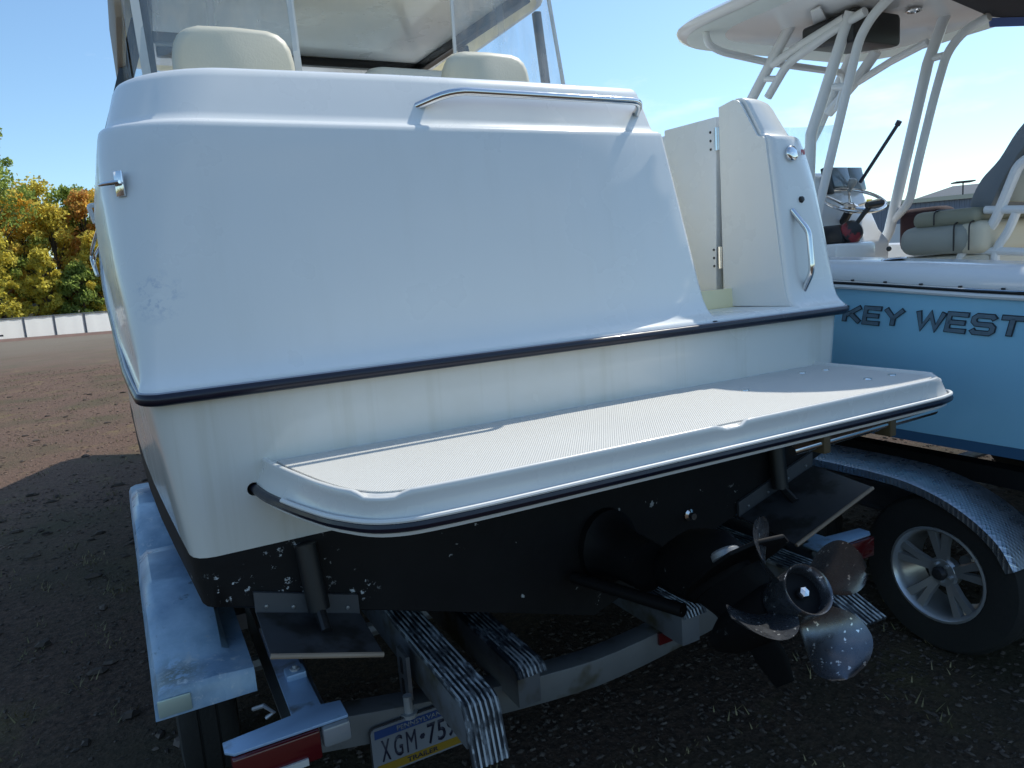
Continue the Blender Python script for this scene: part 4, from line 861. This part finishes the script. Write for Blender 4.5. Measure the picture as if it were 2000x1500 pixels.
K(MB().prism([(3.285,0.639,2.925), (3.342,0.662,2.890), (3.837,0.486,2.890), (3.771,0.473,2.925)], (0, -.01, 0)), 'canvas_valance', CBLUE, ttop)
# leaning post with bolsters and backrest
def cushion(c, d, m_, name, par=None, r=.06, rot=None):
    g = MB().box(c, d, rot); return K(g, name, m_, par, bevel=r, seg=4)
seat = cushion((2.93, .40, 1.70), (1.02, .40, .15), GREYV, 'seat_cushion', r=.065)
cushion((2.93, .36, 1.805), (.98, .34, .085), mat('olive_vinyl', (.24, .24, .18), .55, var=.06), 'bolster', seat, r=.04)
prof = [(2.550,-0.017,2.277), (2.550,0.078,2.183), (2.550,0.155,2.067), (2.550,0.237,1.982), (2.550,0.282,1.893), (2.550,0.281,1.845), (2.550,0.201,1.824), (2.550,0.140,1.944), (2.550,0.063,2.075), (2.550,-0.032,2.172)]
K(MB().prism(spline(prof, 4), (.85, 0, 0)), 'backrest', GREYD, seat, bevel=.015)
K(MB().prism([(x + .02, y - .03, z - .0) for x, y, z in ((2.550,0.161,1.861), (2.550,0.128,1.937), (2.550,0.041,2.071), (2.550,-0.043,2.148), (2.550,-0.097,1.820))], (.78, 0, 0)), 'back_panel', TANV, seat, bevel=.01)
for xx in (2.50, 3.36):
    off = xx - 2.50
    p = [(a + off, b2, c2) for a, b2, c2 in ((2.500,-0.039,2.057), (2.500,0.036,2.023), (2.500,0.088,1.890), (2.500,0.143,1.751), (2.500,0.226,1.683), (2.500,0.288,1.637), (2.500,0.307,1.534))]
    K(MB().tube(fillet(p + [(p[-1][0], p[-1][1] + .02, 1.22)], .05), .024, 10), 'seat_frame', WTUBE, seat)
    p = [(a + off, b2, c2) for a, b2, c2 in ((2.500,0.040,1.801), (2.500,0.076,1.709), (2.500,0.128,1.639), (2.500,0.132,1.528))]
    K(MB().tube(fillet(p + [(p[-1][0], p[-1][1], 1.22)], .05), .02, 10), 'seat_frame', WTUBE, seat)
    p = [(a + off, b2, c2) for a, b2, c2 in ((2.500,0.288,1.642), (2.500,-0.129,1.603))]; K(MB().tube(p, .02, 10), 'seat_rail', WTUBE, seat)
    p = [(a + off, b2, c2) for a, b2, c2 in ((2.500,0.181,1.828), (2.500,-0.122,1.800))]; K(MB().tube(p, .02, 10), 'seat_rail', WTUBE, seat)
K(MB().box((2.93, .42, 1.42), (.90, .55, .40)), 'seat_base', mat('cockpit_tan', (.6, .55, .46), .6), seat, bevel=.03)
cushion((2.93, .22, 1.70), (.99, .16, .16), TANV, 'seat_back_pad', seat, r=.05)
for yy in (.21, .285): K(MB().tube(fillet([(2.418, yy, 1.64), (2.418, yy, 1.772), (2.47, yy, 1.783), (3.4, yy, 1.783)], .03), .004, 6), 'piping', BLACK, seat)
K(MB().tube(fillet([(2.43, .395, 1.775), (2.43, .395, 1.845), (2.5, .395, 1.85), (3.4, .395, 1.85)], .03), .004, 6), 'piping', BLACK, seat)
K(MB().box((3.32, 1.0, 1.77), (.20, .30, .28)), 'dark_filler_block', mat('dark_maroon', (.035, .014, .018), .9, bump=.2, bscale=80), bevel=.06, seg=3)  # made-up block, added to stand in for a dark background patch

# trailer of the blue boat
T2 = thing('boat_trailer', (2.9, 1.5, 0), 'trailer under the blue centre console, with bright tread plate fender and alloy wheels', 'trailer')
def T2b(mb, name, m, parent=None, **k): return mb.build(name, m, parent or T2, T2, **k)
TREAD = mat('tread_plate', (.46, .50, .56), .30, metal=.9, var=.2, vscale=9, rvar=.1)
t = TREAD.node_tree; tcn = N(t, 'ShaderNodeTexCoord'); pr = t.nodes['Principled BSDF']; prev = None
for ang in (45, -45):
    mpn = N(t, 'ShaderNodeMapping'); mpn.inputs['Rotation'].default_value = (0, 0, math.radians(ang)); mpn.inputs['Scale'].default_value = (1, 1, .2); L(t, tcn.outputs['Object'], mpn.inputs[0])
    wv = N(t, 'ShaderNodeTexWave', i_Scale=23.0); L(t, mpn.outputs[0], wv.inputs[0])
    rp = N(t, 'ShaderNodeMapRange'); rp.inputs['From Min'].default_value = .55; rp.inputs['From Max'].default_value = .85; L(t, wv.outputs['Fac'], rp.inputs[0])
    bn = N(t, 'ShaderNodeBump', i_Strength=.32, i_Distance=.003); L(t, rp.outputs[0], bn.inputs['Height'])
    if prev is not None: L(t, prev.outputs[0], bn.inputs['Normal'])
    prev = bn
L(t, prev.outputs[0], pr.inputs['Normal'])
def fender2(s_):
    prof = [(2.0, .60), (1.9, .66), (1.72, .712), (.35, .727), (.05, .727), (-.10, .715), (-.24, .68), (-.36, .625), (-.46, .55), (-.52, .46)]
    pts = spline([(0, y, z) for y, z in prof], 5); rings = []
    for i, p_ in enumerate(pts):
        d = (pts[min(i + 1, len(pts) - 1)] - pts[max(i - 1, 0)]).normalized(); nn_ = Vector((0, -d.z, d.y)); nn_ = nn_ if nn_.z > 0 or nn_.y < -.0 and abs(nn_.z) < .2 else -nn_
        xo = X0 + s_ * 1.38; xi = X0 + s_ * 1.13
        rings.append([Vector((xi, p_.y, p_.z)), Vector((xo - s_ * .02, p_.y, p_.z)), Vector((xo, p_.y, p_.z)) - nn_ * .012, Vector((xo, p_.y, p_.z)) - nn_ * .045, Vector((xo - s_ * .004, p_.y, p_.z)) - nn_ * .045, Vector((xo - s_ * .02, p_.y, p_.z)) - nn_ * .006, Vector((xi, p_.y, p_.z)) - nn_ * .006])
    return MB().loft(rings, True, True)
for s_ in (-1, 1):
    T2b(fender2(s_), 'fender', TREAD, sharp=40)
    for y in (-.20, .72): wheel(T2, T2, (X0 + s_ * 1.255, y, .33), s_, R=.335, w=.21, rr=.195, alloy=True)
    T2b(beam_y(X0 + s_ * .98, -1.3, 4.2, .40, .54, .07), 'frame_rail', ALU)
    T2b(MB().box((X0 + s_ * .55, 1.2, .56), (.10, 4.0, .09)), 'bunk', mat('bunk_carpet', (.03, .03, .035), .95))
for y in (-.20, .72): T2b(MB().tube([(X0 - 1.15, y, .33), (X0 + 1.15, y, .33)], .03, 8), 'axle', GALV)
for y in (-1.2, 1.6, 3.4): T2b(MB().box((X0, y, .47), (1.9, .07, .10)), 'crossmember', ALU)

# ---------------------------------------------------------------- background, left: fence, trees, sheds
F0, F1 = Vector((-11.0, 48.5, 0)), Vector((2.5, 43.1, 0))
FEN = thing('fence', (-6, 47, 0), 'low white panel fence with grey posts along the far edge of the lot', 'fence')
fd = (F1 - F0).normalized(); fl = (F1 - F0).length; npn = 9; fn = Vector((-fd.y, fd.x, 0))
fp = None
for k in range(npn):
    a = F0 + fd * (fl * k / npn + .05); b = F0 + fd * (fl * (k + 1) / npn - .05); hz = 1.12 + random.uniform(-.015, .015)
    g = MB(); g.loft([[a + (b - a) * q / 6 + fn * .012 * math.sin(q * 2.1 + k) + Vector((0, 0, z)) for q in range(7)] for z in (.04, hz)], False); g.build('fence_panel', FENCEM, FEN, FEN)
for k in range(npn + 1):
    a = F0 + fd * (fl * k / npn) + fn * .0; MB().box(a + Vector((0, 0, .585)), (.09, .12, 1.17)).build('fence_post', POSTM, FEN, FEN)
MB().box((F0 + F1) / 2 + Vector((0, 0, 1.16)), (fl, .10, .05), Matrix.Rotation(math.atan2(fd.y, fd.x), 3, 'Z')).build('fence_rail', mat('weathered_cap', (.36, .35, .32), .7), FEN, FEN)
o = MB().loft([[(-40, 57.2, 0.0), (30, 29.4, 0.0)], [(-40, 58.2, .10), (30, 30.4, .10)], [(-40, 61.0, .04), (30, 33.0, .04)], [(-40, 62.5, 0), (30, 34.5, 0)]], False).build('verge', mat('red_earth', (.17, .10, .075), .95, var=.2, vscale=1.5, bump=.4, bscale=10)); o['kind'] = 'structure'
# small trailer frame in front of the fence
ST_ = thing('drawbar_trailer', (-7, 38, 0), 'small dark utility trailer with its drawbar pointing right, by the white fence', 'trailer')
MB().box((-7.9, 38.0, .50), (2.6, .10, .10)).build('drawbar', STEEL, ST_, ST_)
MB().tube([(-6.95, 38, 1.0), (-6.95, 38, .05)], .045, 8).build('jack', STEEL, ST_, ST_)
MB().box((-6.55, 38.0, .52), (.25, .12, .08)).build('coupler', STEEL, ST_, ST_)
MB().box((-8.4, 38.0, .95), (1.3, 1.5, .26)).build('trailer_bed', mat('white_bed', (.6, .6, .6), .5), ST_, ST_, bevel=.03)
MB().box((-7.9, 37.26, .95), (.12, .04, .10)).build('side_marker', RED, ST_, ST_)
wheel(ST_, ST_, (-9.0, 37.3, .3), 0.0001 or 1, R=.3, w=.18, rr=.15).rotation_euler = (0, 0, 0)
SHED = thing('shed', (-7.9, 57, 0), 'low cream shed with grey roof behind the white fence', 'shed')
MB().box((-8.0, 58, .75), (2.1, 2.6, 1.5)).build('wall', mat('cream_siding', (.55, .47, .36), .7, var=.1), SHED, SHED)
MB().prism([(-9.2, 56.4, 1.48), (-9.2, 58.0, 1.95), (-9.2, 59.6, 1.48)], (2.5, 0, 0)).build('roof', mat('grey_shingle', (.16, .165, .18), .8, var=.15), SHED, SHED)
MB().box((-8.3, 56.68, .85), (.5, .03, .5)).build('window', DISP, SHED, SHED)
HUT = thing('bin_store', (-5.0, 57.5, 0), 'small dark green hut with a pale hatch behind the white fence', 'hut')
MB().box((-5.0, 57.6, .72), (1.1, 1.0, 1.44)).build('wall', mat('green_paint', (.03, .10, .085), .6, var=.1), HUT, HUT)
MB().prism([(-5.65, 57.0, 1.42), (-5.65, 57.0, 1.5), (-5.65, 58.2, 1.6), (-5.65, 58.2, 1.5)], (1.3, 0, 0)).build('roof', mat('green_roof', (.05, .15, .14), .5), HUT, HUT)
MB().box((-5.15, 57.08, 1.12), (.45, .04, .35)).build('hatch', FENCEM, HUT, HUT)
# trees in autumn colour
def leafmat(name, cols):
    m = bpy.data.materials.new(name); m.use_nodes = True; t = m.node_tree; p = t.nodes['Principled BSDF']; p.inputs['Roughness'].default_value = .7; p.inputs['Specular IOR Level'].default_value = .2
    g = N(t, 'ShaderNodeNewGeometry'); r = N(t, 'ShaderNodeValToRGB'); el = r.color_ramp.elements
    while len(el) < len(cols): el.new(.5)
    for i, c_ in enumerate(cols): el[i].position = i / (len(cols) - 1); el[i].color = (*c_, 1)
    tcn = N(t, 'ShaderNodeTexCoord'); nz_ = N(t, 'ShaderNodeTexNoise', i_Scale=.55, i_Detail=3.0); L(t, tcn.outputs['Object'], nz_.inputs['Vector'])
    mr = N(t, 'ShaderNodeMapRange'); mr.inputs['From Min'].default_value = .3; mr.inputs['From Max'].default_value = .7; L(t, nz_.outputs['Fac'], mr.inputs[0])
    mm = N(t, 'ShaderNodeMix', data_type='FLOAT'); mm.inputs[0].default_value = .42; L(t, g.outputs['Random Per Island'], mm.inputs[2]); L(t, mr.outputs[0], mm.inputs[3])
    L(t, mm.outputs[0], r.inputs[0]); L(t, r.outputs[0], p.inputs['Base Color'])
    tr = N(t, 'ShaderNodeBsdfTranslucent'); gm = N(t, 'ShaderNodeMix', data_type='RGBA', blend_type='MULTIPLY'); gm.inputs[0].default_value = 1; gm.inputs[7].default_value = (1.75, 1.7, 1.5, 1); L(t, r.outputs[0], gm.inputs[6]); L(t, gm.outputs[2], tr.inputs[0]); ms = N(t, 'ShaderNodeMixShader'); ms.inputs[0].default_value = .65
    L(t, p.outputs[0], ms.inputs[1]); L(t, tr.outputs[0], ms.inputs[2]); L(t, ms.outputs[0], t.nodes['Material Output'].inputs[0]); return m
GRN, OLV, YEL, ORG, RUS = (.18, .23, .07), (.36, .34, .09), (.70, .57, .11), (.66, .38, .10), (.50, .27, .10)
LM = {'green': leafmat('leaf_green', [(.11, .18, .06), GRN, (.25, .32, .09), (.42, .42, .11)]), 'yellow': leafmat('leaf_yellow', [GRN, (.54, .47, .09), OLV, (.72, .60, .12)]), 'orange': leafmat('leaf_orange', [OLV, (.54, .38, .10), (.58, .44, .10), (.42, .42, .10)]), 'mixed': leafmat('leaf_mixed', [GRN, (.58, .48, .09), OLV, ORG]), 'rust': leafmat('leaf_rust', [(.30, .24, .08), RUS, (.50, .34, .10), OLV])}
def tree(x, y, h, w, kind, label, seed, leaf=.30, nl=2600, group='autumn trees beyond the fence', base=.18):
    rnd = random.Random(seed); root = thing('tree', (x, y, 0), label, 'tree', group)
    g = MB(); top = Vector((rnd.uniform(-.2, .2), rnd.uniform(-.2, .2), h * .8))
    tp = [Vector((0, 0, 0)), top * .3 + Vector((rnd.gauss(0, .15), 0, 0)), top * .65, top]
    g.tube([p_ + Vector((x, y, 0)) for p_ in spline(tp, 3)], [h * .022 * (1 - .85 * i / 9) for i in range(10)], 8)
    clumps = []
    for k in range(78):
        z = h * (base + (1 - base) * rnd.random() ** .85); t_ = (z / h - base) / (1 - base); rad = w * (.35 + .65 * math.sin(math.pi * min(1, t_ * .85 + .18)) ) * math.sqrt(rnd.random()); a = rnd.random() * 6.283
        c_ = Vector((math.cos(a) * rad, math.sin(a) * rad, z)); clumps.append((c_, rnd.uniform(.35, 1.0) * w * .34))
        if k % 3 == 0:
            s0 = top * min(.95, max(.2, (z / h) * .8)); g.tube([s0 + Vector((x, y, 0)), s0.lerp(c_, .5) + Vector((x, y, .15)), c_ + Vector((x, y, 0))], [.05, .035, .015], 5)
    g.build('trunk', BARK, root, root)
    lv = MB()
    for k in range(nl):
        c_, r = clumps[rnd.randrange(len(clumps))]; d = Vector((rnd.gauss(0, 1), rnd.gauss(0, 1), rnd.gauss(0, .8))); d.normalize(); p_ = c_ + d * r * (rnd.random() ** .45) + Vector((x, y, 0))
        if p_.z < .3: continue
        s_ = leaf * rnd.uniform(.5, 1.2); u_2 = Vector((rnd.gauss(0, 1), rnd.gauss(0, 1), rnd.gauss(0, .6))).normalized(); v_2 = u_2.orthogonal().normalized(); v_2.rotate(Matrix.Rotation(rnd.random() * 6.28, 3, u_2))
        w_2 = u_2.cross(v_2)
        lv.add([p_ - v_2 * s_ * .5, p_ + w_2 * s_ * .32 - v_2 * s_ * .08, p_ + v_2 * s_ * .5, p_ - w_2 * s_ * .28 + v_2 * s_ * .05], [(0, 1, 2, 3)])
    lv.build('crown', LM[kind], root, root, merge=False, flat=True)
TREES = [(-8.75, 58.5, 15.2, 2.7, 'green', 'tallest pale green tree at the far left edge, above the shed'), (-7.3, 60.5, 9.6, 2.2, 'orange', 'orange and olive tree right behind the grey roofed shed'), (-5.2, 59.5, 8.6, 2.0, 'mixed', 'round olive tree with yellow tips beside the green hut'), (-3.4, 60.5, 9.5, 2.2, 'rust', 'rust brown tree closest to the stern corner of the cruiser'),
         (-6.0, 56.2, 5.3, 1.25, 'yellow', 'small bright yellow tree between the shed and the green hut'), (-2.6, 57.0, 6.4, 1.7, 'mixed', 'bushy olive and gold tree low behind the right end of the fence'), (-4.3, 63, 10.2, 2.6, 'green', 'broad dark green tree rising behind the yellow and rust trees'), (-8.6, 55.6, 6.6, 1.6, 'yellow', 'golden tree just left of the cream shed'),
         (-1.0, 61, 9.6, 2.4, 'yellow', 'yellow tree hidden behind the cruiser hull'), (1.6, 60, 9.2, 2.3, 'orange', 'orange tree right of the yellow one behind the cruiser'), (-6.6, 63, 10.6, 2.8, 'mixed', 'broad olive tree rising behind the orange tree'), (-1.8, 59, 9.3, 2.0, 'orange', 'orange tipped tree just above the port cleat of the cruiser'), (-8.2, 62, 10.0, 2.4, 'yellow', 'yellow olive tree between the tallest green tree and the orange tree'), (-3.0, 62.5, 9.9, 2.4, 'green', 'dark green tree behind the rust brown one'), (-12.5, 58, 11.0, 2.6, 'mixed', 'olive tree outside the left of the lot'), (-4.0, 56.3, 4.2, 1.5, 'green', 'low green shrub tree over the green hut'), (-10.5, 62, 11.5, 2.6, 'rust', 'rust tree behind the tallest green tree')]
for i, (x, y, h, w, kd, lb) in enumerate(TREES): tree(x, y, h, w, kd, lb, 100 + i, nl=int(3800 + 1900 * w), base=.06, leaf=.27)

# ---------------------------------------------------------------- background, right: metal buildings
def bldg(nm, label, a, b, depth, h, wm, rm, trim, gable=0.0, hip=0.0):
    a, b = Vector(a), Vector(b); d = (b - a).normalized(); nn_ = Vector((-d.y, d.x, 0)); nn_ = nn_ if nn_.dot(a) > 0 else -nn_; ln = (b - a).length
    root = thing(nm, tuple((a + b) / 2), label, 'building')
    rings = []; k = 0; x = 0.0; prof = []
    while x < ln:
        prof += [(x, 0), (x + .17, 0), (x + .20, -.04), (x + .27, -.04), (x + .30, 0)]; x += .30
    g = MB(); g.loft([[a + d * px + nn_ * py + Vector((0, 0, z)) for px, py in prof] for z in (0, h - .22)], False); g.build('wall', wm, root, root, flat=True)
    c1 = a + nn_ * depth; c2 = b + nn_ * depth
    MB().loft([[a, c1, c2, b], [p_ + Vector((0, 0, h - .22)) for p_ in (a + nn_ * .05, c1, c2, b + nn_ * .05)]], False).build('side_wall', wm, root, root)
    e = Vector((0, 0, h)); mid = nn_ * depth / 2; o1 = -nn_ * .25 - d * .25; o2 = -nn_ * .25 + d * .25
    MB().add([a + o1 + e, b + o2 + e, b + mid + d * (.25 - hip) + e + Vector((0, 0, gable)), a + mid + d * (hip - .25) + e + Vector((0, 0, gable)), c1 + e - d * .25, c2 + e + d * .25], [(0, 1, 2, 3), (3, 2, 5, 4), (0, 3, 4), (1, 5, 2)]).build('roof', rm, root, root)
    MB().loft([[a + o1 + e + Vector((0, 0, dz)) + nn_ * q for dz, q in ((-.24, 0), (.03, 0), (.03, .2), (-.24, .2))], [b + o2 + e + Vector((0, 0, dz)) + nn_ * q for dz, q in ((-.24, 0), (.03, 0), (.03, .2), (-.24, .2))]], True, True).build('fascia', trim, root, root)
    return root, a, b, d, nn_
BW = mat('blue_grey_cladding', (.17, .20, .26), .5, metal=.2, var=.05); RF = mat('metal_roof', (.12, .13, .14), .9, var=.06); TRM = mat('cream_trim', (.50, .50, .40), .5)
BWHITE = mat('shop_white', (.6, .6, .62), .5)
bld, a, b, d, nn_ = bldg('workshop', 'long low blue grey ribbed metal building with cream eaves', (38.0, 39.0, 0), (53.5, 24.5, 0), 14, 4.55, BW, RF, TRM, .25)
for k in range(4):
    p_ = a + d * (2.5 + 5.0 * k) - nn_ * .06; dr = MB().box(p_ + Vector((0, 0, 1.5)), (3.2, .06, 3.0), Matrix.Rotation(math.atan2(d.y, d.x), 3, 'Z')).build('roller_door', mat('door_white', (.62, .63, .64), .5), bld, bld)
bldg('warehouse', 'grey gable roofed warehouse rising behind the long blue grey building', (59.2, 38.0, 0), (73.0, 20.0, 0), 12, 5.25, BW, mat('slate_roof', (.10, .115, .13), .95, var=.08), TRM, 1.15, 3.5)
AN = thing('roof_mast', (60.0, 34.6, 0), 'thin mast with short crossbar standing above the warehouse roof', 'mast')
MB().tube([(60.0, 34.6, 0), (60.0, 34.6, 6.2)], .06, 6).build('pole', STEEL, AN, AN); MB().box((60.0, 34.6, 6.2), (1.4, 1.4, .10), Matrix.Rotation(-.75, 3, 'Z')).build('crossbar', STEEL, AN, AN)
# far treeline on the horizon behind the yard
g = MB(); rnd = random.Random(5)
for k in range(9000):
    a_ = math.radians(rnd.uniform(20, 200)); r = rnd.uniform(150, 185); hh = 6 + 3.0 * math.sin(a_ * 23) + 1.5 * math.sin(a_ * 61)
    p_ = Vector((math.cos(a_) * r, math.sin(a_) * r, rnd.random() ** .7 * hh)); s_ = rnd.uniform(.7, 1.6); u_2 = Vector((rnd.gauss(0, 1), rnd.gauss(0, 1), rnd.gauss(0, 1))).normalized(); v_2 = u_2.orthogonal(); w_2 = u_2.cross(v_2)
    g.add([p_ - v_2 * s_, p_ + w_2 * s_ * .7, p_ + v_2 * s_, p_ - w_2 * s_ * .7], [(0, 1, 2, 3)])
o = g.build('treeline', LM['mixed'], merge=False, flat=True); o['kind'] = 'stuff'
